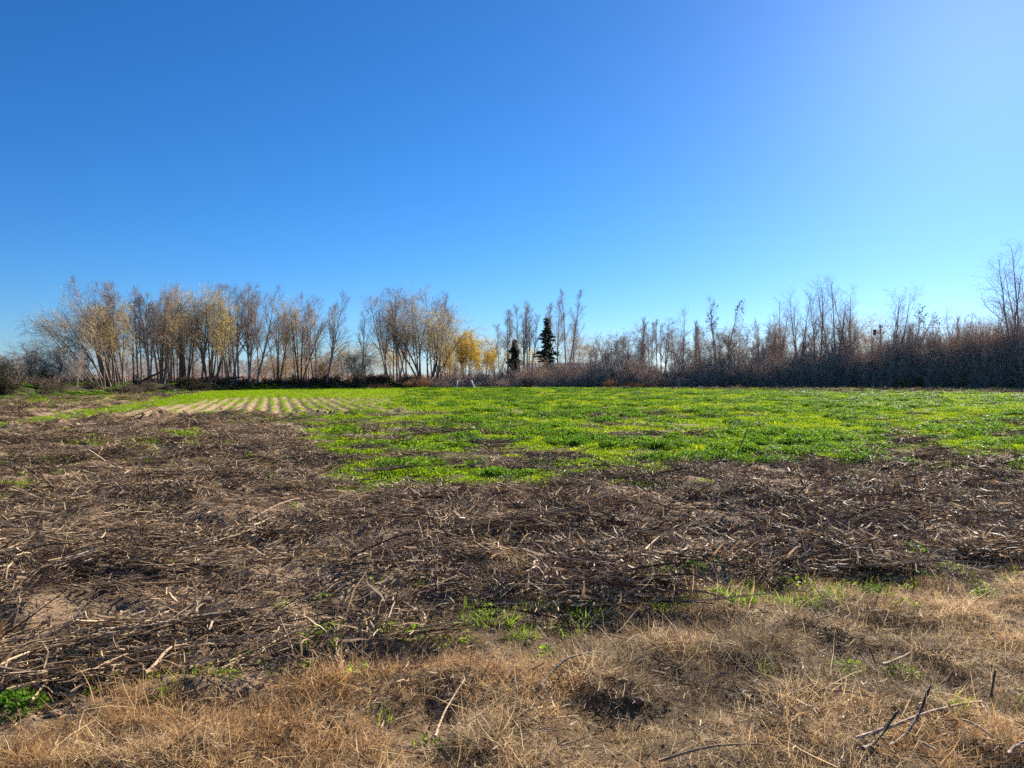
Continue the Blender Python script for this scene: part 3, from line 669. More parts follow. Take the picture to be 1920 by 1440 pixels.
        bark, tw = M[kw.get('bark', 'poplar')], M[kw.get('twig', 'twig_pop')]
    elif kind == 'bush':
        n = stems or 64; a = rng.uniform(0, 2 * PI, n); q = np.sqrt(rng.uniform(0, 1, n))
        base = np.stack([q * np.cos(a) * W * 0.36, q * np.sin(a) * W * 0.32, np.full(n, -0.2)], -1)
        fa = np.radians(q * 34 + rng.uniform(0, 20, n)); d = np.stack([np.cos(a) * np.sin(fa), np.sin(a) * np.sin(fa), np.cos(fa)], -1)
        S = grow(base, d, H * (1.0 - 0.4 * q ** 2) * rng.uniform(0.72, 1.0, n), 6, -0.02, 0.13, rng); RS = (0.006 * H + 0.006) * np.linspace(1, 0.2, 6)[None] * np.ones((n, 1))
        B1, R1 = children(S, RS, kw.get('n1', 10), 0.04, 1.0, 52, 18, lambda t, L: L * (0.17 + 0.17 * (1 - t)), 4, 0.0, 0.18, 0.6, rng, 0.007)
        B2, R2 = children(B1, R1, 7, 0.1, 1.0, 42, 14, lambda t, L: 0.12 + L * 0.5, 2, 0.04, 0.18, 0.7, rng, 0.0075)
        B3, R3 = np.zeros((0, 3, 3)), np.zeros((0, 3))
        bark, tw = M[kw.get('bark', 'dark')], M[kw.get('twig', 'twig_bush')]
    fit([S, B1, B2, B3], H, W)
    b = MB(); b.tubes(S, RS, 6); parts.append(('trunk' if kind != 'bush' else 'stems', b.mesh('trunk', bark), None))
    b = MB(); b.tubes(B1, R1, 4); b.tubes(B2, R2, 3)
    if len(B3): b.tubes(B3, R3, 3)
    parts.append(('crown', b.mesh('crown', tw), 'stuff'))
    if nleaf:
        tw_ = B3 if len(B3) else B2; tips = tw_[:, -1]; msk = None
        cl = kw.get('clump', 0.0) * 0.72
        if cl > 0:
            nn = vnoise(tips[:, 0] / 1.1 + tips[:, 1] * 0.37, tips[:, 2] / 1.1 + tips[:, 1] * 0.61, seed); msk = nn > cl
        if kw.get('leaf_top'):
            mt = tips[:, 2] > H * kw['leaf_top']; msk = mt if msk is None else msk & mt
        lv = leaves_on(tw_, int(nleaf * (2.6 if leaf in ('leaf_yel', 'leaf_gold') else 1.6)), rng, kw.get('lsize', 0.055), kw.get('lwid', 0.3), kw.get('hang', 0.6), msk)
        if lv: b = MB(); b.quads(*lv); parts.append(('leaves', b.mesh('leaves', M[leaf], False), 'stuff'))
    return parts

def conifer_parts(H, W, seed):
    rng = np.random.default_rng(seed)
    S = grow(np.array([[0, 0, -0.3]]), np.array([[0, 0, 1.0]]), np.array([H]), 8, 0.0, 0.008, rng); RS = (0.018 * H) * np.linspace(1, 0.08, 8)[None]
    n = 170; t = np.linspace(0.06, 0.985, n); az = np.arange(n) * 2.4 + rng.normal(0, 0.3, n)
    base = np.stack([np.zeros(n), np.zeros(n), t * H], -1)
    L = W * 0.5 * (1 - t) ** 0.75 * rng.uniform(0.45, 1.25, n) * (0.8 + 0.35 * np.sin(t * 23 + seed)) + 0.12
    d = nrm(np.stack([np.cos(az), np.sin(az), np.full(n, 0.22)], -1)); B = grow(base, d, L, 6, -0.06, 0.06, rng)
    RB = np.full((n, 6), 0.02) * np.linspace(1, 0.4, 6)
    m = 15000; i = rng.choice(n, m, p=L / L.sum()); f = rng.uniform(0.08, 0.999, m) * 5; k = f.astype(int); fr = (f - k)[:, None]
    c = B[i, k] * (1 - fr) + B[i, k + 1] * fr; T = nrm(B[i, k + 1] - B[i, k])
    du = nrm(T * 0.8 + rng.normal(0, 0.55, (m, 3)) + np.array([0, 0, -0.35])); dv = nrm(np.cross(du, rng.normal(0, 1, (m, 3))))
    s = rng.uniform(0.09, 0.2, m)[:, None]; c = c + du * s * 0.7 + rng.normal(0, 0.04, (m, 3))
    a = MB(); a.tubes(S, RS, 6); a.tubes(B, RB, 3); q = MB(); q.quads(c, du * s, dv * s * 0.3, rng.uniform(0, 1, m) ** 1.5)
    return [('trunk', a.mesh('trunk', M['dark']), None), ('crown', q.mesh('crown', M['needle'], False), 'stuff')]

def plant(name, parts, loc, label, cat, group=None, rz=0, sc=(1, 1, 1)):
    e = empty(name, loc, rz, sc)
    for pn, me, k in parts:
        link(pn, me, e, k)
    return tag(e, label, cat, group)

ORDN = ['', 'second', 'third', 'fourth', 'fifth', 'sixth', 'seventh', 'eighth', 'ninth', 'tenth']
LEFT = [(120, 'at the far left'), (215, 'behind the arching willow'), (290, 'behind the slim left poplars'), (365, 'behind the brown and yellow willows'), (420, 'behind the thick-stemmed yellow willow'),
        (490, 'behind the pale poplars'), (580, 'behind the round-headed willows'), (650, 'behind the V-shaped poplars'), (715, 'behind the gap'), (9999, 'behind the middle grove')]
HEDGE = [(872, 'behind the upright white stake'), (905, 'behind the tilted white stake'), (945, 'behind the thin dark post'), (995, 'below the short conifer'), (1050, 'below the tall conifer'),
         (1110, 'below the leaning tan willow'), (1195, 'below the sapling row'), (1265, 'below the narrow spindle poplar'), (1330, 'below the paired narrow poplars'), (1400, 'below the dark-leaved bare tree'),
         (1480, 'below the fan-shaped bare tree'), (1550, 'below the tall bare cluster'), (1615, 'below the right of the tall bare cluster'), (1680, 'below the utility pole'), (1740, 'below the leaning bare tree'),
         (1830, 'below the slanting stems'), (9999, 'below the drooping right-edge tree')]
def name_by_place(items, bins):
    """items: (object, photo column, look). Each gets its own label: look, landmark and its turn from the left there"""
    g = {}
    for o, u, look in items:
        w = next(t for lim, t in bins if u < lim); g.setdefault((look, w), []).append((u, o))
    for (look, w), L in g.items():
        L.sort(key=lambda q: q[0])
        for k, (u, o) in enumerate(L):
            o['label'] = '%s %s' % (look, w) + ('' if len(L) == 1 else ', leftmost' if k == 0 else ', rightmost' if k == len(L) - 1 else ', %s from left' % ORDN[min(k, 9)])

def put(name, u, d, vtop, label, kind, W=None, seed=0, cat='tree', group=None, rz=0, extra=0, **kw):
    x = at(u, d); z0 = float(ground_z(np.array([x]), np.array([d]))[0]); H = zt(vtop, d) - z0
    parts = build_parts(kind, H, W, seed, **kw)
    return plant(name, parts, (x, d, z0 - 0.05), label, cat, group, rz)

def px(d, p): return p / F * d

# --- the grove along the left bank
put('leaning_willow', 187, 61.5, 570, 'bare willow at left end of the grove, its stems arching far to the left', 'willow', None, 1, stems=8, lean=(-0.62, 0.0), fan=17, trop1=-0.012,
    leaf='leaf_yel', nleaf=700, clump=0.6, t_3=-0.06, t0=0.4)
put('leaning_willow', 210, 63, 545, 'second willow from the left, several stems sweeping up and leftward', 'willow', None, 2, stems=6, lean=(-0.28, 0), fan=10, leaf='leaf_yel', nleaf=900, clump=0.55, t_3=-0.04)
G1 = 'bare poplars in the left grove'
for k, (u, d, vt, ln, st, lab) in enumerate([
    (204, 65, 517, -0.09, 3, 'tallest bare poplar clump at left, tip rising above the arching willow'),
    (238, 66, 528, -0.12, 2, 'slim bare poplar leaning left, next right of the tallest left poplar'),
    (262, 67, 533, -0.10, 2, 'slim bare poplar left of the rounded brown willow'),
    (287, 69, 548, -0.05, 2, 'bare poplar with thin trunk just left of the brown willow trunks'),
    (322, 73, 545, 0.0, 2, 'bare poplar between the brown willow and the yellow-tipped willow'),
    (372, 76, 545, 0.02, 2, 'bare poplar rising behind the two yellow-leaved willows'),
    (432, 79, 527, 0.05, 2, 'pale bare poplar right of the yellow willow, first of four'),
    (447, 80, 533, 0.04, 2, 'pale bare poplar, second of four right of the yellow willow'),
    (463, 81, 530, 0.05, 2, 'pale bare poplar, third of four right of the yellow willow'),
    (474, 82, 529, 0.10, 3, 'pale bare poplar leaning right at the right end of the grove'),
    (592, 88, 545, -0.05, 2, 'bare poplar, left stem of the V-shaped pair left of the gap'),
    (607, 88, 544, 0.12, 2, 'bare poplar, right stem of the V-shaped pair left of the gap'),
    (678, 92, 577, -0.03, 1, 'single thin bare poplar standing in the gap between the groves'),
    (735, 95, 550, -0.16, 3, 'bare poplar leaning left at the left edge of the middle grove'),
    (742, 96, 543, -0.08, 2, 'bare dark-trunked poplar in the left half of the middle grove'),
    (768, 98, 533, -0.04, 2, 'tall bare poplar behind the broad willow of the middle grove'),
    (815, 99, 528, 0.06, 3, 'tall bare poplar at right rear of the middle grove')]):
    put('poplar', u, d, vt, lab, 'poplar', None, 20 + k, group=G1, stems=st, lean=(ln, 0), fan=8 if st > 1 else 2, bl=1.25, t0=0.3)
rp = [build_parts('poplar', 10.0, None, 70 + k, stems=[1, 2, 3][k % 3], fan=4, bl=0.85) for k in range(5)]
# (rear rank, placed once the copy helper exists)
REAR = [(250, 71, 560), (276, 74, 566), (316, 78, 560), (360, 80, 570), (412, 85, 552), (486, 88, 560), (540, 93, 575), (578, 93, 580), (720, 101, 560), (757, 104, 556), (785, 104, 550), (832, 103, 560)]
put('willow', 226, 65, 560, 'olive-leaved willow behind the left poplars with upright stems', 'willow', px(65, 50), 40, stems=5, fan=6, lean=(-0.14, 0), leaf='leaf_yel', nleaf=1500, clump=0.5)
put('willow', 303, 70, 530, 'tall brown-twigged willow with rounded top in the left grove', 'willow', px(70, 66), 41, stems=7, fan=7, leaf='leaf_brown', nleaf=2600, clump=0.4, lsize=0.045)
put('willow', 346, 74, 530, 'tall willow with brown and yellow leaves in mid grove', 'willow', px(74, 64), 42, stems=6, fan=7, leaf='leaf_brown', nleaf=3000, clump=0.38)
put('willow', 394, 76, 533, 'thick-stemmed willow with bright yellow leaf tufts in the left grove', 'willow', px(76, 84), 43, stems=9, fan=10, leaf='leaf_yel', nleaf=4200, clump=0.42)
put('willow', 330, 76, 575, 'yellow-leaved willow half hidden behind the mid grove trunks', 'willow', px(76, 50), 44, stems=5, fan=8, leaf='leaf_yel', nleaf=2600, clump=0.45)
put('willow', 436, 83, 590, 'small yellow-leaved willow between the pale poplars', 'willow', px(83, 40), 45, stems=4, fan=7, leaf='leaf_yel', nleaf=1500, clump=0.45)
put('willow', 520, 86, 562, 'brown round-headed willow, left one of the pair right of the pale poplars', 'willow', px(86, 60), 46, stems=5, fan=11, leaf='leaf_brown', nleaf=1700, clump=0.45)
put('willow', 561, 87, 558, 'brown round-headed willow forking low, right one of the pair', 'willow', px(87, 76), 47, stems=6, fan=13, leaf='leaf_brown', nleaf=2600, clump=0.42)
put('willow', 798, 96, 541, 'broad spreading willow with yellow drooping twigs, centre of the middle grove', 'willow', px(96, 165), 48, stems=11, fan=17, leaf='leaf_yel', nleaf=4200, clump=0.5, t_3=-0.16, plane=1)
put('willow', 828, 95, 575, 'dark-trunked willow with forked limbs at right of the middle grove', 'willow', px(95, 90), 49, stems=3, fan=14, lean=(0.1, 0), bark='dark', leaf='leaf_yel', nleaf=1600, clump=0.5, t_3=-0.2)
for k, (u, d, vt, wpx, lab) in enumerate([
    (645, 93, 652, 62, 'low arching brown tree left of the single thin poplar'),
    (688, 90, 655, 60, 'low arching brown tree with crooked trunk right of the single thin poplar'),
    (610, 94, 660, 50, 'low brown shrub tree behind the V-shaped poplar pair'),
    (508, 92, 665, 60, 'low olive-brown tree left of the two round-headed willows'),
    (850, 100, 668, 46, 'bare low tree in front of the golden willow'),
    (545, 96, 655, 64, 'low yellowish tree behind the two round-headed willows')]):
    put('small_willow', u, d, vt, lab, 'willow', px(d, wpx), 60 + k, stems=5, fan=20, leaf='leaf_brown', nleaf=[900, 700, 700, 900, 0, 1200][k], clump=0.45, lsize=0.045, t_3=-0.08, m3=2)
# --- far willows behind
for k, (u, d, vt, wpx, lf, nl, tw, lab) in enumerate([
    (665, 125, 638, 110, 'leaf_yel', 900, 'twig_tan', 'pale tan round willow far behind the gap between the groves'),
    (745, 125, 640, 70, 'leaf_yel', 1500, 'twig_tan', 'far yellowish willow behind the left half of the middle grove'),
    (600, 122, 655, 70, 'leaf_brown', 900, 'twig_tan', 'far tan willow behind the V-shaped poplars'),
    (872, 108, 617, 44, 'leaf_gold', 9000, 'twig_tan', 'golden weeping willow, the brightest yellow tree, right of the middle grove'),
    (838, 112, 642, 30, 'leaf_gold', 3200, 'twig_tan', 'golden willow showing through the right limbs of the middle grove'),
    (905, 114, 628, 46, 'leaf_gold', 2400, 'twig_tan', 'thin yellow willow right of the golden weeping willow'),
    (933, 118, 634, 44, 'leaf_yel', 1800, 'twig_tan', 'pale yellow willow left of the dark columnar conifer'),
    (990, 122, 622, 78, 'leaf_yel', 1500, 'twig_tan', 'tan round willow behind the two dark conifers'),
    (1083, 120, 622, 78, 'leaf_brown', 1100, 'twig_tan', 'tan round willow right of the pointed conifer with a leaning trunk'),
    (1378, 112, 606, 80, 'leaf_brown', 800, 'twig_tan', 'tan round willow behind the hedge, left of the bare fan-shaped tree'),
    (1460, 112, 602, 62, 'leaf_brown', 800, 'twig_tan', 'tan willow behind the hedge below the bare fan-shaped tree'),
    (1560, 115, 588, 80, 'leaf_brown', 700, 'twig_tan', 'tan willow behind the tall bare cluster on the right'),
    (1632, 112, 586, 72, 'leaf_brown', 1300, 'twig_tan', 'dome-shaped tan willow with orange top beside the utility pole'),
    (1850, 116, 598, 70, 'leaf_brown', 700, 'twig_tan', 'tan dome-shaped willow far behind the hedge near the right edge'),
    (1905, 112, 603, 40, 'leaf_brown', 900, 'twig_tan', 'orange-tipped willow low behind the hedge at the right edge')]):
    put('far_willow', u, d, vt, lab, 'willow', px(d, wpx), 80 + k, stems=5 if k != 3 else 7, fan=13, leaf=lf, nleaf=nl, twig=tw, lsize=0.075, t_3=-0.2, m3=2, clump=0.0 if nl > 3000 else 0.3, hang=1.2)
# --- conifers
plant('conifer', conifer_parts(zt(636, 104), px(104, 38), 3), (at(965, 104), 104, 0), 'short dark columnar conifer, left of the two conifers', 'conifer')
plant('conifer', conifer_parts(zt(594, 107), px(107, 60), 4), (at(1025, 107), 107, 0), 'tall dark pointed conifer, right of the two conifers', 'conifer')
# --- bare trees of the middle and right
BARE = [
    ('poplar', 949, 106, 578, None, 2, 'thin bare poplar just left of the short conifer'),
    ('poplar', 936, 112, 604, None, 1, 'shorter thin bare poplar left of the short conifer'),
    ('poplar', 978, 103, 567, None, 3, 'bare upright poplar clump between the two conifers, left one'),
    ('poplar', 991, 104, 563, None, 3, 'bare upright poplar clump between the two conifers, right one'),
    ('poplar', 1031, 116, 568, None, 2, 'thin bare poplar showing above the tip of the tall conifer'),
    ('poplar', 1043, 108, 562, None, 1, 'thin bare poplar close against the right of the tall conifer'),
    ('poplar', 1057, 101, 540, None, 2, 'tall bare forked poplar right of the tall conifer'),
    ('poplar', 1072, 104, 597, None, 1, 'short bare poplar right of the tall forked poplar'),
    ('fastigiate', 1205, 108, 591, 15, 1, 'narrow spindle-shaped bare poplar in the middle right'),
    ('poplar', 1221, 108, 601, 24, 2, 'bare poplar directly right of the narrow spindle poplar'),
    ('poplar', 1236, 107, 597, 26, 2, 'bare poplar, second right of the narrow spindle poplar'),
    ('poplar', 1252, 107, 595, 34, 2, 'bare poplar, third right of the narrow spindle poplar'),
    ('fastigiate', 1303, 108, 598, 14, 1, 'narrow bare poplar behind the hedge, left of the leafy-topped bare tree'),
    ('fastigiate', 1312, 110, 603, 14, 1, 'narrow bare poplar paired with a slightly taller one on its left'),
    ('sapling', 1350, 100, 552, 60, 3, 'bare tree with thin upright stems and a few dark leaves on its right'),
    ('sapling', 1425, 101, 592, 34, 3, 'slender bare sapling left of the fan-shaped bare tree'),
    ('sapling', 1457, 103, 556, 50, 4, 'fan-shaped bare tree left of the tall bare cluster'),
    ('sapling', 1503, 99, 538, 50, 4, 'bare tree, leftmost of the tall bare cluster on the right'),
    ('sapling', 1534, 100, 523, 54, 4, 'bare tree, second of the tall bare cluster on the right'),
    ('sapling', 1568, 99, 508, 60, 4, 'bare tree with the highest tip of the tall bare cluster on the right'),
    ('sapling', 1594, 101, 520, 62, 4, 'bare tree, rightmost of the tall bare cluster on the right'),
    ('sapling', 1672, 98, 535, 62, 4, 'open bare tree with forked limbs right of the dome-shaped willow'),
    ('sapling', 1697, 98, 568, 60, 2, 'leaning bare tree with dark leaf clusters right of the open forked tree'),
    ('fastigiate', 1797, 120, 588, 12, 1, 'small narrow bare poplar far behind the hedge at right'),
    ('sapling', 1897, 90, 446, 95, 3, 'tall bare drooping-twigged tree at the right edge'),
    ('sapling', 1936, 92, 470, 90, 3, 'bare drooping tree cut off by the right edge of the picture'),
]
for k, (kd, u, d, vt, wpx, st, lab) in enumerate(BARE):
    kw = {}
    if kd == 'poplar': kw = dict(fan=2.5, bl=0.8, ang=24, t0=0.4)
    if k in (14, 22): kw = dict(leaf='leaf_dark', nleaf=260, lsize=0.10, lwid=0.6, clump=0.6, leaf_top=0.45)
    if k == 22: kw['lean'] = (0.3, 0)
    if k >= 24: kw = dict(t_3=-0.16)
    if kd == 'sapling': kw['fan'] = kw.get('fan', 13)
    put('bare_tree', u, d, vt, lab, kd, px(d, wpx) if wpx else None, 120 + k, group='bare trees along the right hedge', stems=st, **kw)
for k, (u, d, vt, ln, lab) in enumerate([(1811, 96, 560, 0.22, 'single thin bare stem slanting right above the hedge'), (1798, 98, 575, -0.3, 'single thin bare stem slanting left above the hedge'),
                                    (1277, 99, 573, 0.03, 'single wispy bare stem right of the three bare poplars'), (1745, 99, 590, 0.0, 'single thin upright stem above the hedge right of the leaning tree')]):
    put('slender_stem', u, d, vt, lab, 'sapling', None, 150 + k, stems=1, lean=(ln, 0), fan=2, leaf='leaf_dark', nleaf=40, lsize=0.05, lwid=0.6)
# --- alike saplings: shared shapes, each a thing of its own
sap = [build_parts('sapling', 5.0, 2.0, 200 + k, stems=3, fan=9) for k in range(4)] + [build_parts('poplar', 5.0, 1.5, 210 + k, stems=1, bl=0.6, ang=22) for k in range(2)]
def copies(name, spots, label, cat, group, protos, h0, seed, look=None, bins=None):
    rng = np.random.default_rng(seed); items = []
    for k, (u, d, vt) in enumerate(spots):
        x = at(u, d); z0 = float(ground_z(np.array([x]), np.array([d]))[0]); s = (zt(vt, d) - z0) / h0; q = s * rng.uniform(0.8, 1.15)
        items.append((plant(name, protos[k % len(protos)], (x, d, z0), label, cat, group, rng.uniform(0, 2 * PI), (q, q, s)), u, look))
    if bins: name_by_place(items, bins)
r_ = np.random.default_rng(77)
copies('poplar', REAR, 'slim bare poplar in the rear rank of the groves left of centre', 'tree', 'rear poplars of the groves', rp, 10.0, 8, 'slim bare rear poplar', LEFT)
copies('hedge_sapling', [(u, r_.uniform(98, 108), vt + r_.uniform(-12, 14)) for u, vt in zip(np.linspace(1112, 1198, 9), np.linspace(640, 612, 9))],
       'thin bare sapling in the row left of the narrow spindle poplar', 'sapling', 'saplings left of the spindle poplar', sap, 5.0, 1, 'thin bare sapling', [(a, b.replace('below', 'near')) for a, b in HEDGE])
copies('hedge_sapling', [(u, r_.uniform(98, 108), 622 + r_.uniform(-18, 22)) for u in np.linspace(1262, 1440, 9)],
       'thin bare sapling standing in the hedge right of the three bare poplars', 'sapling', 'saplings in the middle of the hedge', sap, 5.0, 2, 'thin bare sapling in the hedge', [(a, b.replace('below', 'near')) for a, b in HEDGE])
copies('hedge_sapling', [(u, r_.uniform(97, 106), 600 + r_.uniform(-20, 28)) for u in np.linspace(1448, 1700, 6)],
       'thin bare sapling among the tall bare cluster on the right', 'sapling', 'saplings around the tall bare cluster', sap, 5.0, 3, 'thin bare sapling in the tall hedge', [(a, b.replace('below', 'near')) for a, b in HEDGE])
copies('hedge_sapling', [(u, r_.uniform(95, 104), 612 + r_.uniform(-10, 18)) for u in np.linspace(1736, 1960, 5)],
       'short bare sapling poking above the hedge toward the right edge', 'sapling', 'saplings above the right hedge', sap, 5.0, 4, 'short bare sapling above the hedge', [(a, b.replace('below', 'near')) for a, b in HEDGE])
copies('orchard_tree', [(u, r_.uniform(58, 70), 655 + r_.uniform(-8, 14)) for u in np.linspace(-30, 168, 24)],
       'bare upright orchard tree beyond the bank at the far left', 'tree', 'orchard trees at the far left', sap, 5.0, 5, 'bare upright orchard tree beyond the bank', LEFT)
copies('orchard_tree', [(u, r_.uniform(105, 140), 662 + r_.uniform(-12, 14)) for u in np.linspace(190, 640, 50)],
       'small far bare tree seen between the grove trunks', 'tree', 'far trees behind the left grove', sap, 5.0, 6, 'small far bare tree', LEFT)

# --- thicket along the right side of the field
bsh = [build_parts('bush', 3.0, 4.2, 300 + k, twig='twig_bush') for k in range(5)]
bsr = [build_parts('bush', 3.0, 4.0, 310 + k, twig='twig_red') for k in range(2)]
HU = [770, 800, 850, 900, 960, 1000, 1050, 1100, 1150, 1200, 1260, 1300, 1350, 1400, 1450, 1500, 1550, 1600, 1650, 1700, 1750, 1800, 1850, 1920, 2000]
HT = [708, 704, 701, 698, 694, 691, 686, 686, 681, 679, 687, 673, 669, 668, 666, 661, 667, 660, 651, 645, 639, 629, 625, 620, 616]
rb = np.random.default_rng(9); nb = 0; hb = []
WH = {0: 'in the low left part of the hedge, below the conifers', 1: 'in the middle of the hedge, below the spindle poplars', 2: 'in the hedge below the tall bare cluster', 3: 'in the tall right end of the hedge'}
for row, (dd, dv, lab) in enumerate([(92.5, 20, 'front'), (95.0, 7, 'middle'), (98.5, -1, 'back')]):
    us = np.arange(800 if row else 815, 2010, [34, 31, 33][row]) + rb.uniform(-8, 8, len(np.arange(800 if row else 815, 2010, [34, 31, 33][row])))
    for u in us:
        d = dd + rb.uniform(-0.8, 1.0) - 5.0 * sstep(1500, 1950, u); vt = np.interp(u, HU, HT) + dv * (0.6 + 0.8 * rb.uniform()) + rb.uniform(-3, 5)
        H = max(zt(vt, d) * (1.2 + 0.25 * sstep(1250, 1050, u) + 0.16 * sstep(1350, 1600, u)), 1.0); x = at(u, d); sz = H / 3.0; sx = min(max(0.62, 0.55 * sz + 0.25), 1.25)
        q = int(u > 1110) + int(u > 1430) + int(u > 1680)
        pr = bsr if rb.uniform() < 0.04 else bsh
        hb.append((plant('thicket_bush', pr[rb.integers(0, len(pr))], (x, d, -0.05), 'dense leafless grey-brown bush ' + WH[q], 'bush', 'hedge bushes ' + WH[q], rb.uniform(0, 6.28), (sx, sx, sz)), u, ('low front' if row == 0 else 'middle-row' if row == 1 else 'tall rear') + (' russet' if pr is bsr else ' grey-brown') + ' leafless bush')); nb += 1
name_by_place(hb, HEDGE)
# --- darker undergrowth under the left grove
und = [build_parts('bush', 1.6, 2.6, 330 + k, stems=34, twig='twig_dark', leaf='leaf_ever', nleaf=1100, lsize=0.05, lwid=0.5) for k in range(3)] + [build_parts('bush', 1.6, 2.6, 335, stems=34, twig='twig_dark')]
ru = np.random.default_rng(19); pts = []; ub = []
for a, b in zip(BANK[1:-1], BANK[2:]):
    L = np.linalg.norm(b - a)
    for t in np.arange(0, L, 1.15): pts.append(a + (b - a) * t / L)
for k, p in enumerate(pts):
    x, y = p + ru.normal(0, 0.7, 2) + (np.array([1.3, -0.5]) if k % 2 else 0)
    if y < 38: continue
    u, _ = uv(np.array([x]), np.array([y])); s = ru.uniform(0.4, 0.8) * (0.85 if u[0] < 140 else 1)
    ub.append((plant('undergrowth_shrub', und[ru.integers(0, 4)], (x, y, float(ground_z(np.array([x]), np.array([y]))[0]) - 0.1), 'low dark shrub on the bank under the left and middle groves', 'shrub', 'undergrowth on the left bank', ru.uniform(0, 6.28), (s * 1.2, s * 1.2, s)), u[0], 'low dark shrub on the bank'))
name_by_place(ub, [(a, b.replace('behind', 'under')) for a, b in LEFT])
for u, d, vt, s, lab in [(3, 50, 668, 1.0, 'dark bushy shrub cut by the left edge of the picture'), (61, 56, 694, 0.9, 'dark rounded evergreen bush at far left before the orchard trees'),
                         (85, 58, 690, 0.6, 'olive bush right of the dark rounded bush at far left'), (128, 60, 703, 0.9, 'dark tangled bush left of the arching willow base')]:
    H = zt(vt, d) - 0.3
    plant('dark_bush', build_parts('bush', H, H * 0.8 * s, int(400 + u), stems=40, twig='twig_dark', leaf='leaf_ever', nleaf=2200, lsize=0.06, lwid=0.5), (at(u, d), d, 0.25), lab, 'bush')
# --- pinkish far orchard rows behind the left grove
fo = [build_parts('bush', 2.4, 6.5, 340 + k, stems=40, twig='twig_pink', bark='twig_pink', n1=7) for k in range(3)]
rf = np.random.default_rng(29); k = 0; fb = []
for d in (98, 112):
    for u in np.arange(-60, 830, 46 if d == 98 else 40):
        fb.append((plant('far_orchard_row', fo[k % 3], (at(u, d), d, -0.1), 'far row of pinkish leafless bushes beyond the left grove', 'bush', 'pinkish far bushes', rf.uniform(0, 6.28), (1, 1, rf.uniform(0.75, 1.1))), u, ('nearer' if d == 98 else 'farther') + ' pinkish leafless bush')); k += 1
name_by_place(fb, LEFT)
# --- russet grass clumps at the foot of the hedge
def reed(seed, H, W):
    rng = np.random.default_rng(seed); n = 900; b = MB(); a = rng.uniform(0, 2 * PI, n); q = np.sqrt(rng.uniform(0, 1, n))
    base = np.stack([q * np.cos(a) * W / 2, q * np.sin(a) * W / 2, np.full(n, -0.05)], -1)
    d = nrm(np.stack([rng.normal(0, 0.25, n), rng.normal(0, 0.25, n), np.ones(n)], -1))
    P = grow(base, d, H * (1.05 - 0.4 * q) * rng.uniform(0.5, 1.0, n), 5, -0.03, 0.08, rng)
    b.ribbons(P, np.full((n, 5), 0.009) * np.array([1, 1, 0.9, 0.6, 0.2]), nrm(rng.normal(0, 1, (n, 3)) * np.array([1, 1, 0.2])), rng.uniform(0, 1, n))
    return b.mesh('reed', M['reed'], False)
for k, (u, d, vt, wpx, lab) in enumerate([(790, 91.5, 699, 40, 'clump of russet grass at the left end of the hedge'), (765, 92, 709, 26, 'short russet grass clump at the foot of the middle grove'),
                                 (1145, 90.5, 706, 34, 'orange-brown grass clump at the hedge foot, below the saplings'), (1180, 90, 709, 40, 'lower orange-brown grass clump, second from the left at the hedge foot'),
                                 (1213, 90, 713, 30, 'low orange-brown grass clump at the hedge foot, third from the left'), (1385, 90, 705, 26, 'russet grass clump at the hedge foot below the tan round willow'),
                                 (1725, 88, 690, 14, 'tall narrow russet grass clump standing before the right hedge'), (1695, 88, 695, 18, 'russet grass clump before the right hedge beneath the leaning tree'),
                                 (1795, 87.5, 684, 34, 'orange-brown grass clump before the right hedge near the slanting stems'), (700, 90, 714, 60, 'flat russet grass patch at the foot of the gap between groves')]):
    o = link('russet_grass_clump', reed(500 + k, zt(vt, d), px(d, wpx))); o.location = (at(u, d), d, float(ground_z(np.array([at(u, d)]), np.array([d]))[0])); tag(o, lab, 'grass clump')

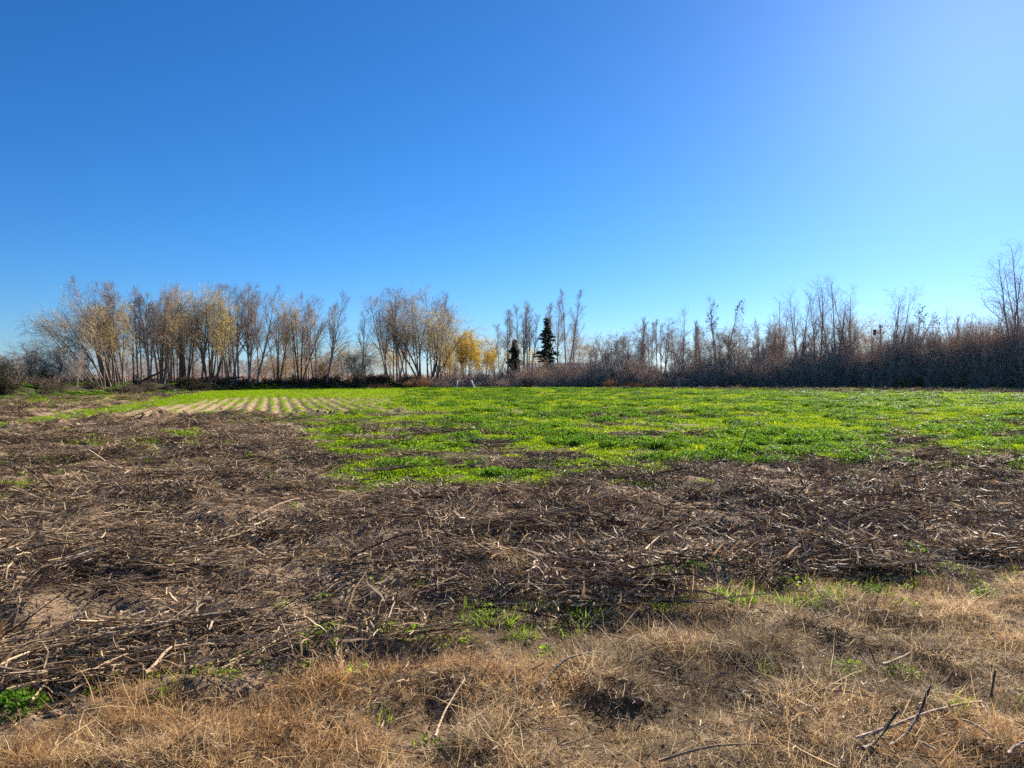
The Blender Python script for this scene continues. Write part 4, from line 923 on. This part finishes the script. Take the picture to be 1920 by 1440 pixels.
# ------------------------------------------------------------------ built things beyond the hedge and at the field edge
def house():
    d = 116.0; x0, x1 = at(983, d), at(1112, d); y0, y1 = d, d + 6.5; ze, zr = 2.75, zt(680.5, d + 3.2)
    e = empty('house', ((x0 + x1) / 2, d + 3.2, 0)); ox, oy = e.location.x, e.location.y
    def P(b): return b.xf(lambda v: v - np.array([ox, oy, 0]))
    b = MB(); b.box(x0 + .3, x1 - .3, y0 + .3, y1 - .3, 0, ze + .1); link('wall', P(b).mesh('wall', M['plaster'], False), e)
    ym = (y0 + y1) / 2
    b = MB(); b.add([(x0, y0, ze), (x1, y0, ze), (x1, ym, zr), (x0, ym, zr), (x0, y1, ze), (x1, y1, ze), (x0, y0, ze - .1), (x1, y0, ze - .1), (x0, y1, ze - .1), (x1, y1, ze - .1)],
                    [(0, 1, 2, 3), (3, 2, 5, 4), (6, 7, 1, 0), (4, 5, 9, 8), (6, 8, 9, 7), (0, 3, 4, 4), (1, 5, 5, 2)][:5])
    rf_ = link('roof', P(b).mesh('roof', M['roof'], False), e)
    for xx in np.arange(x0 + .15, x1, 0.6):
        b = MB(); b.add([(xx, y0 - .01, ze + .01), (xx + .06, y0 - .01, ze + .01), (xx + .06, ym, zr + .02), (xx, ym, zr + .02), (xx, y0 - .01, ze + .05), (xx + .06, y0 - .01, ze + .05), (xx + .06, ym, zr + .06), (xx, ym, zr + .06)],
                        [(4, 5, 6, 7), (0, 1, 5, 4), (1, 2, 6, 5), (3, 0, 4, 7)]); link('roof_seam', P(b).mesh('roof_seam', M['roof'], False), rf_)
    for xx in (x0 + 2, x0 + 7.2):
        b = MB(); b.box(xx, xx + 1.2, y0 + .25, y0 + .32, 1.0, 2.2); wn = link('window', P(b).mesh('window', M['white'], False), e)
        b = MB(); b.box(xx + .1, xx + 1.1, y0 + .235, y0 + .26, 1.1, 2.1); link('pane', P(b).mesh('pane', M['glass'], False), wn)
    b = MB(); b.box(x0 + 4.6, x0 + 5.6, y0 + .24, y0 + .32, 0, 2.1); dr = link('door', P(b).mesh('door', M['timber'], False), e)
    tag(e, 'low house with grey metal roof behind the hedge near the pointed conifer', 'house')
house()

def utility_pole(u, d, vtop, label, box):
    x = at(u, d); H = zt(vtop, d); e = empty('utility_pole', (x, d, 0))
    b = MB(); b.tubes(np.array([[[0, 0, -.5], [0.01, 0, H * .5], [0, 0, H]]]), np.array([[.11, .09, .07]]), 8); link('pole', b.mesh('pole', M['dark']), e)
    b = MB(); b.box(-.3, .3, -.17, -.09, H - .42, H - .30); link('crossarm', b.mesh('crossarm', M['dark'], False), e)
    for sx in (-.24, .24):
        b = MB(); b.tubes(np.array([[[sx, -.13, H - .30], [sx, -.13, H - .22], [sx, -.13, H - .12]]]), np.array([[.03, .055, .035]]), 8); link('insulator', b.mesh('insulator', M['glass']), e)
    if box:
        b = MB(); b.tubes(np.array([[[-.85, 0, H - 1.55], [-.85, 0, H - 1.5], [-.85, 0, H - .75], [-.85, 0, H - .7]]]), np.array([[.2, .24, .24, .2]]), 10); t_ = link('transformer', b.mesh('transformer', M['dark']), e)
        b = MB(); b.box(-.5, -.1, -.06, .06, H - 1.3, H - 1.2); link('bracket', b.mesh('bracket', M['dark'], False), t_)
    tag(e, label, 'utility pole', 'utility poles'); return np.array([x, d, H])
p1 = utility_pole(1651, 106, 609, 'dark utility pole with a transformer beside the dome-shaped willow', True)
p2 = utility_pole(1306, 122, 613, 'utility pole hidden among the narrow poplars behind the hedge', False)
p3 = utility_pole(2030, 96, 600, 'utility pole just beyond the right edge of the picture', False)
for (a, b_, wh) in ((p2, p1, 'left'), (p1, p3, 'right')):
    for sx, sd_ in ((-.24, 'left'), (.24, 'right')):
        t = np.linspace(0, 1, 14)[:, None]; P = a + (b_ - a) * t + np.array([sx, -.13, -.10]); P[:, 2] -= (4 * t * (1 - t))[:, 0] * 0.6
        m = MB(); m.tubes(P[None], np.full((1, 14), .012), 4); o = link('power_line', m.mesh('power_line', M['dark']))
        tag(o, 'thin dark wire running %s from the transformer pole, on the %s ends of the crossarms' % (wh, sd_), 'wire', 'power wires')

def post(name, u, d, vtop, w_, mat, label, lean=0.0, group=None, vbase=None):
    x = at(u, d); z0 = float(ground_z(np.array([x]), np.array([d]))[0]); zb = z0 - .1 if vbase is None else zt(vbase, d); H = zt(vtop, d) - zb
    b = MB(); P = np.array([[[0, 0, 0], [lean * H * .5, 0, H * .5], [lean * H * .96, 0, H * .96], [lean * H, 0, H]]]); b.tubes(P, np.array([[w_, w_ * .97, w_ * .95, w_ * .7]]), 8)
    o = link(name, b.mesh(name, mat)); o.location = (x, d, zb); return tag(o, label, 'post', group)
post('white_post', 162, 66, 709, .075, M['white'], 'thick white post beside the arching willow base')
post('white_post', 108, 68, 712, .06, M['white'], 'white post left of the dark tangled bush at the far left')
post('thin_post', 22, 60, 715, .04, M['post'], 'thin pale post at the far left behind the bank')
post('thin_post', 57, 62, 716, .04, M['post'], 'thin pale post below the dark rounded bush at the far left')
post('thin_post', 15, 56, 697, .035, M['post'], 'taller thin post next to the dark bush at the left edge')
post('white_stake', 857, 88, 713.5, .11, M['white'], 'short white stake standing upright before the low hedge')
post('white_stake', 891, 88, 713, .10, M['white'], 'short white stake tilting left before the low hedge', -0.45)
post('dark_stake', 866, 88.5, 716, .12, M['dark'], 'short dark stake between the two white stakes')
post('fence_post', 927, 89, 694, .04, M['dark'], 'thin dark post standing before the low hedge, right of the white stakes')
for k, (u, d, z, dx, lab) in enumerate([(436, 79, zt(709, 79), 2.2, 'dark broken trunk lying level among the pale poplars'), (290, 67, zt(703, 67), 2.6, 'fallen branch propped slantwise against the left grove trunks')]):
    x = at(u, d); sl = 0.25 if k == 0 else 1.3
    P = np.array([[[-dx * .55, 0, -sl * .6], [-dx * .2, .1, -sl * .15], [dx * .2, 0, sl * .2], [dx * .55, -.1, sl * .6]]]); b = MB(); b.tubes(P, np.array([[.13, .12, .1, .07]]), 7)
    e = link('fallen_trunk', b.mesh('fallen_trunk', M['dark'])); e.location = (x, d, z); tag(e, lab, 'log')
rs = np.random.default_rng(31)
def stone(name, u, v, s, mat, label, cat='stone', group=None, lift=0.3):
    x, y = gp(u, v); b = MB(); k = 8; th = np.arange(k) * 2 * PI / k; ring = []
    for zz, rr in ((-.4, .6), (0, 1), (.35, .85), (.55, .35)):
        r = rr * rs.uniform(.75, 1.2, k); ring.append(np.stack([r * np.cos(th), r * np.sin(th) * .8, np.full(k, zz) + rs.normal(0, .05, k)], -1))
    Q = [(i * k + j, i * k + (j + 1) % k, (i + 1) * k + (j + 1) % k, (i + 1) * k + j) for i in range(3) for j in range(k)] + [(24, 25, 26, 27), (24, 27, 28, 29), (24, 29, 30, 31)]
    b.add(np.concatenate(ring) * s, Q); o = link(name, b.mesh(name, mat, False)); o.location = (x, y, float(ground_z(np.array([x]), np.array([y]))[0]) + s * lift); return tag(o, label, cat, group)
for u, v, s, lab in [(929, 727.6, .22, 'small white lump at the field edge right of the white stakes'), (1631, 733.5, .26, 'pale lump on the bare strip under the right hedge'), (1655, 735.5, .2, 'smaller pale lump on the bare strip, right of another'),
                     (1542, 918, .05, 'pale pebble on dark litter at middle right'), (327, 735.5, .2, 'pale lump at the shaded field edge under the left grove'), (690, 729.5, .22, 'pale lump at the foot of the crooked low tree'),
                     (793, 797, .1, 'pale stone among the green weeds in mid field')]:
    stone('pale_lump', u, v, s, M['white'], lab)

# ------------------------------------------------------------------ single stalks and sticks one can pick out
def stick(name, pts, r, mat, label, lift=0.02, arch=0.0, tip=0.6, group=None, cat='stalk', knots=True, seed=0):
    rng = np.random.default_rng(seed + 1000); W = []
    for u, v, *h in pts:
        x, y = gp(u, v); W.append((x, y, (h[0] if h else 0.0)))
    W = np.array(W, float); n = 12
    if len(W) == 2: W = np.array([W[0], (W[0] + W[1]) / 2, W[1]])
    s = np.concatenate([[0], np.cumsum(np.linalg.norm(np.diff(W[:, :2], axis=0), axis=1))]); t = np.linspace(0, s[-1], n)
    co = np.polyfit(s / s[-1], W, min(len(W) - 1, 3)); tt = t / s[-1]
    P = sum(co[i][None] * tt[:, None] ** (len(co) - 1 - i) for i in range(len(co)))
    gz = ground_z(P[:, 0], P[:, 1]); base = np.polyval(np.polyfit(tt, gz, 2), tt); base = base + max(0, (gz - base).max() * 0.6)
    P[:, 2] += base + lift * 0.6 + r + arch * np.sin(PI * tt)
    P[:, :] += rng.normal(0, r * 0.14, P.shape)
    R = r * np.linspace(1, tip, n) * (1 + (rng.uniform(0, 0.3, n) * (np.arange(n) % 3 == 1) if knots else 0))
    c = P[n // 2].copy(); b = MB(); b.tubes((P - c)[None], R[None], 7)
    o = link(name, b.mesh(name, mat)); o.location = c; return tag(o, label, cat, group)
PS, TS, DS = M['pale_stalk'], M['tan_stalk'], M['dark_stick']
stick('dark_stick', [(1013, 1309), (1052, 1278), (1128, 1246)], .0085, DS, 'dark bent stick lying alone on the dry grass at bottom centre', .05, .02, cat='stick')
stick('pale_stalk', [(816, 1402), (828, 1355), (872, 1290)], .0065, PS, 'pale curved stalk on dry grass, bottom centre left', .05, .03)
stick('pale_stalk', [(1605, 1414), (1725, 1382), (1800, 1352), (1840, 1335)], .0085, PS, 'longest pale stalk, crossed by two dark sticks at bottom right', .04, .03)
stick('dark_stick', [(1668, 1428), (1718, 1392, .06), (1744, 1366, .14)], .009, DS, 'dark stick rising across the longest pale stalk, right one of two', .03, 0, cat='stick')
stick('dark_stick', [(1618, 1438), (1662, 1404, .04), (1684, 1392, .10)], .009, DS, 'dark stick rising across the longest pale stalk, left one of two', .03, 0, cat='stick')
stick('pale_stalk', [(1655, 1273), (1682, 1262), (1706, 1242, .02)], .0085, PS, 'short pale bent stick beside green sprouts at lower right', .04, .02)
stick('tan_stalk', [(1528, 1318), (1600, 1331), (1640, 1337)], .0065, TS, 'straight tan stalk on the dry grass at lower right', .05, .02)
stick('dark_stick', [(1575, 1342), (1612, 1355), (1650, 1368)], .005, DS, 'thin dark stick just below the straight tan stalk', .04, .0, cat='stick')
stick('tan_stalk', [(1235, 1434), (1340, 1431), (1442, 1427)], .006, TS, 'straight stalk along the bottom edge right of centre', .05, .02)
stick('pale_stalk', [(1428, 1089), (1460, 1072), (1494, 1052)], .010, PS, 'thick pale straight stalk in the dark litter right of centre', .03, .02)
stick('pale_stalk', [(1507, 1076), (1535, 1069), (1562, 1062)], .007, PS, 'pale stalk right of the thick pale straight one', .03, .01)
stick('pale_stalk', [(1525, 1086), (1545, 1082), (1570, 1077)], .007, TS, 'tan stalk just below another, right of the thick pale straight one', .03, .01)
stick('tan_stalk', [(272, 1292), (302, 1258), (335, 1230), (402, 1236)], .010, TS, 'thick hooked stalk arching over the litter at lower left', .05, .06)
stick('tan_stalk', [(299, 1192), (335, 1162), (392, 1133)], .010, PS, 'pale bent stalk behind the thick hooked one at left', .04, .03)
stick('tan_stalk', [(58, 1346), (75, 1308), (115, 1262)], .0075, TS, 'tan stalk curving up beside the green leaves at bottom left', .06, .05)
stick('tan_stalk', [(3, 1285), (20, 1262), (45, 1245)], .007, PS, 'pale stalk cut by the left edge near the bottom', .05, .03)
stick('tan_stalk', [(640, 1095), (700, 1090), (752, 1085), (776, 1050, .08)], .0075, TS, 'long tan stalk with a raised end left of centre', .04, .03)
stick('pale_stalk', [(1210, 1052), (1245, 1016), (1284, 994, .03)], .008, PS, 'pale slanting branch in the litter at centre right', .04, .03)
stick('tan_stalk', [(1222, 1118), (1255, 1108), (1290, 1098)], .008, PS, 'pale stalk at the edge of the dry grass right of centre', .04, .02)
stick('dark_stick', [(1855, 1312), (1860, 1308, .05), (1866, 1304, .13)], .007, DS, 'short dark stub standing upright at the right edge', .0, 0, cat='stick')
stick('dark_stick', [(1646, 1275), (1640, 1270, .05), (1630, 1265, .12)], .006, DS, 'short dark stub leaning left above the green sprouts', .0, 0, cat='stick')
stick('dark_stick', [(1376, 866), (1390, 862, .25), (1404, 858, .55)], .012, DS, 'dark weed stem standing slantwise in the green weeds at right', .0, 0, cat='stick')
stick('dark_stick', [(1458, 884), (1474, 882, .1), (1492, 880, .26)], .012, DS, 'dark twig leaning up from the edge of the green weeds', .0, 0, cat='stick')
stick('pale_stalk', [(1780, 1376), (1830, 1402), (1862, 1418)], .006, PS, 'pale thin stalk running off toward the lower right corner', .05, .02)
stick('pale_stalk', [(1828, 1324), (1840, 1340), (1852, 1360)], .006, PS, 'short pale stalk touching the end of the longest pale stalk', .05, .01)
stick('pale_stalk', [(1712, 1412), (1735, 1426), (1760, 1438)], .007, PS, 'pale stalk at the bottom edge right of the two dark sticks', .05, .01)
stick('pale_stalk', [(1890, 1438), (1902, 1430), (1925, 1424)], .010, PS, 'thick pale stalk end in the bottom right corner', .05, .01)
stick('tan_stalk', [(140, 1412), (150, 1380), (158, 1352)], .005, TS, 'thin stalk standing out of dry grass at bottom left', .03, .02)
stick('tan_stalk', [(465, 990), (520, 965), (560, 945)], .009, TS, 'tan stalk in the dark litter left of centre, farther back', .04, .03)
stick('dark_stick', [(380, 1060), (440, 1045), (520, 1020)], .010, DS, 'long dark stick half buried in the left litter', .03, .02, cat='stick')
stick('pale_stalk', [(745, 1185), (760, 1160), (786, 1130)], .006, TS, 'tan curved stalk at the edge of the dry grass left of centre', .04, .03)
# the rest lie by the dozen, alike: shared shapes
rk = np.random.default_rng(41); shapes = []
for k in range(14):
    n = 7; L = rk.uniform(.18, .45); d = np.array([[1.0, 0, 0]]); P = grow(np.array([[-L / 2, 0, 0]]), d, np.array([L]), n, rk.choice([0, 0, .03, -.02]), rk.choice([.05, .1, .2]), rk)
    P[..., 2] = np.abs(P[..., 2]) * .5
    r = rk.uniform(.0025, .0055); b = MB(); b.tubes(P, r * np.linspace(1, .55, n)[None] * (1 + .25 * (np.arange(n) % 3 == 1))[None], 6)
    if k % 4 == 0:
        q, rq = children(P, np.full((1, n), r), 2, .4, .8, 40, 10, lambda t, L: L * .35, 4, .0, .1, .7, rk, .003); b.tubes(q, rq, 5)
    shapes.append((b, k % 4 == 0))
sm = [b.mesh('litter_stalk', [PS, TS, DS, DS][k % 4]) for k, (b, _) in enumerate(shapes)]
TON = ['pale', 'tan', 'dark', 'dark']
x, y = sample(3.9, 10.5, 9, rk, .74, .1); z = zones(x, y); keep = (z['dry'] < .25) & (z['grn'] < .3) & (z['u'] > -20) & (z['u'] < 1940); x, y = x[keep][:270], y[keep][:270]
x2, y2 = sample(3.2, 6.5, 3, rk, .72, .1); z2 = zones(x2, y2); k2 = z2['dry'] > .6; x = np.concatenate([x[:245], x2[k2][:22]]); y = np.concatenate([y[:245], y2[k2][:22]])
gz = ground_z(x, y); tx, ty = tilt(x, y, .8, .2); u, v = uv(x, y)
for k in range(len(x)):
    j = rk.integers(0, 14); o = link('litter_stalk', sm[j]); o.location = (x[k], y[k], gz[k] + rk.uniform(.02, .045))
    o.rotation_euler = (tx[k], ty[k] + rk.normal(0, .08), rk.normal(.45, .5) if u[k] < 800 else rk.normal(.2, .8)); s = rk.uniform(.6, 1.05); o.scale = (s, s, s)
    side = 'left' if u[k] < 640 else ('middle' if u[k] < 1280 else 'right'); zone = 'dry foreground grass' if k >= 245 else 'brown stalk litter'
    far = '' if k >= 245 else (' nearer the camera' if v[k] > 1030 else ' farther back')
    tag(o, '%s broken stalk lying on the %s at %s%s' % (TON[j % 4], zone, side, far), 'stalk', '%s stalks on %s, %s%s' % (TON[j % 4], zone, side, far))

# ------------------------------------------------------------------ single green tufts in the foreground
def grass_tuft(seed, kind):
    rng = np.random.default_rng(seed)
    if kind == 'grass': return blade_clump(rng, 110, .12, .06, .17, .003, .6, -.07, .12, M['grass_gr'])
    if kind == 'rosette': return leaf_clump(rng, 220, .15, .10, .015, .5, M['grass_gr'])
    return leaf_clump(rng, 300, .15, .11, .015, .55, M['weed_dk'])
tm = {k: [grass_tuft(600 + i, k) for i in range(3)] for k in ('grass', 'rosette', 'dark')}
for k, (u, v, kd, s, lab) in enumerate([
    (925, 1165, 'grass', 1.2, 'bright green grass tuft at centre where dry grass meets litter'), (890, 1158, 'grass', .9, 'green grass tuft left of the bright central tuft'),
    (1065, 1172, 'grass', 1.0, 'upright green tuft right of the bright central tuft'), (1110, 1150, 'grass', 1.1, 'green grass tuft at the head of the dry grass, centre right'), (985, 1190, 'grass', .8, 'small green tuft below right of the bright central tuft'),
    (1385, 1128, 'grass', 1.2, 'tall green grass tuft beside the dark tussock, right of centre'), (1440, 1125, 'rosette', 1.1, 'leafy green weed right of the tall grass tuft'), (1490, 1135, 'grass', 1.0, 'green grass tuft in the weedy band, second right of the leafy weed'),
    (1545, 1140, 'grass', 1.2, 'light green grass tuft at the right of the weedy band'), (1605, 1090, 'grass', 1.1, 'green grass tuft at the back of the right dry grass'), (1660, 1085, 'dark', 1.0, 'dark green leafy clump at the back of the right dry grass'),
    (1640, 1118, 'dark', 1.1, 'dark green clump in the right weedy band, nearer than another'), (1855, 1115, 'rosette', 1.0, 'green clump at right among brown tussocks'), (1730, 1080, 'rosette', .6, 'small green weed at the far edge of the right dry grass'),
    (1590, 1265, 'rosette', .9, 'yellow-green sprouts left of the short pale bent stick'), (1690, 1277, 'rosette', .8, 'green sprouts just under the short pale bent stick'), (22, 1335, 'dark', 1.2, 'bright leafy weed at the bottom left edge'), (165, 1302, 'rosette', .8, 'small leafy weed at lower left by the litter edge'),
    (420, 1282, 'rosette', .7, 'small green weed behind the pale tussock at lower left'), (545, 1275, 'rosette', .7, 'small green weed right of the pale tussock at lower left'), (645, 1205, 'grass', .7, 'small green tuft in litter left of centre'), (790, 1190, 'rosette', .8, 'low green weed left of the central grass boundary'),
    (690, 1170, 'grass', .7, 'small green tuft at the litter edge below the long tan stalk'), (885, 1035, 'grass', .7, 'single green sprout in the middle of the dark litter'), (1250, 1140, 'grass', 1.0, 'green grass tuft at centre right before the dark tussock'), (1300, 1085, 'dark', .8, 'dark green patch in the litter right of centre')]):
    x, y = gp(u, v); o = link('green_tuft' if kd == 'grass' else 'leafy_weed', tm[kd][k % 3]); o.location = (x, y, float(ground_z(np.array([x]), np.array([y]))[0])); o.rotation_euler = (0, 0, k * 1.3); o.scale = (s * .9, s * .9, s * .8)
    tag(o, lab, 'weed' if kd != 'grass' else 'grass tuft')
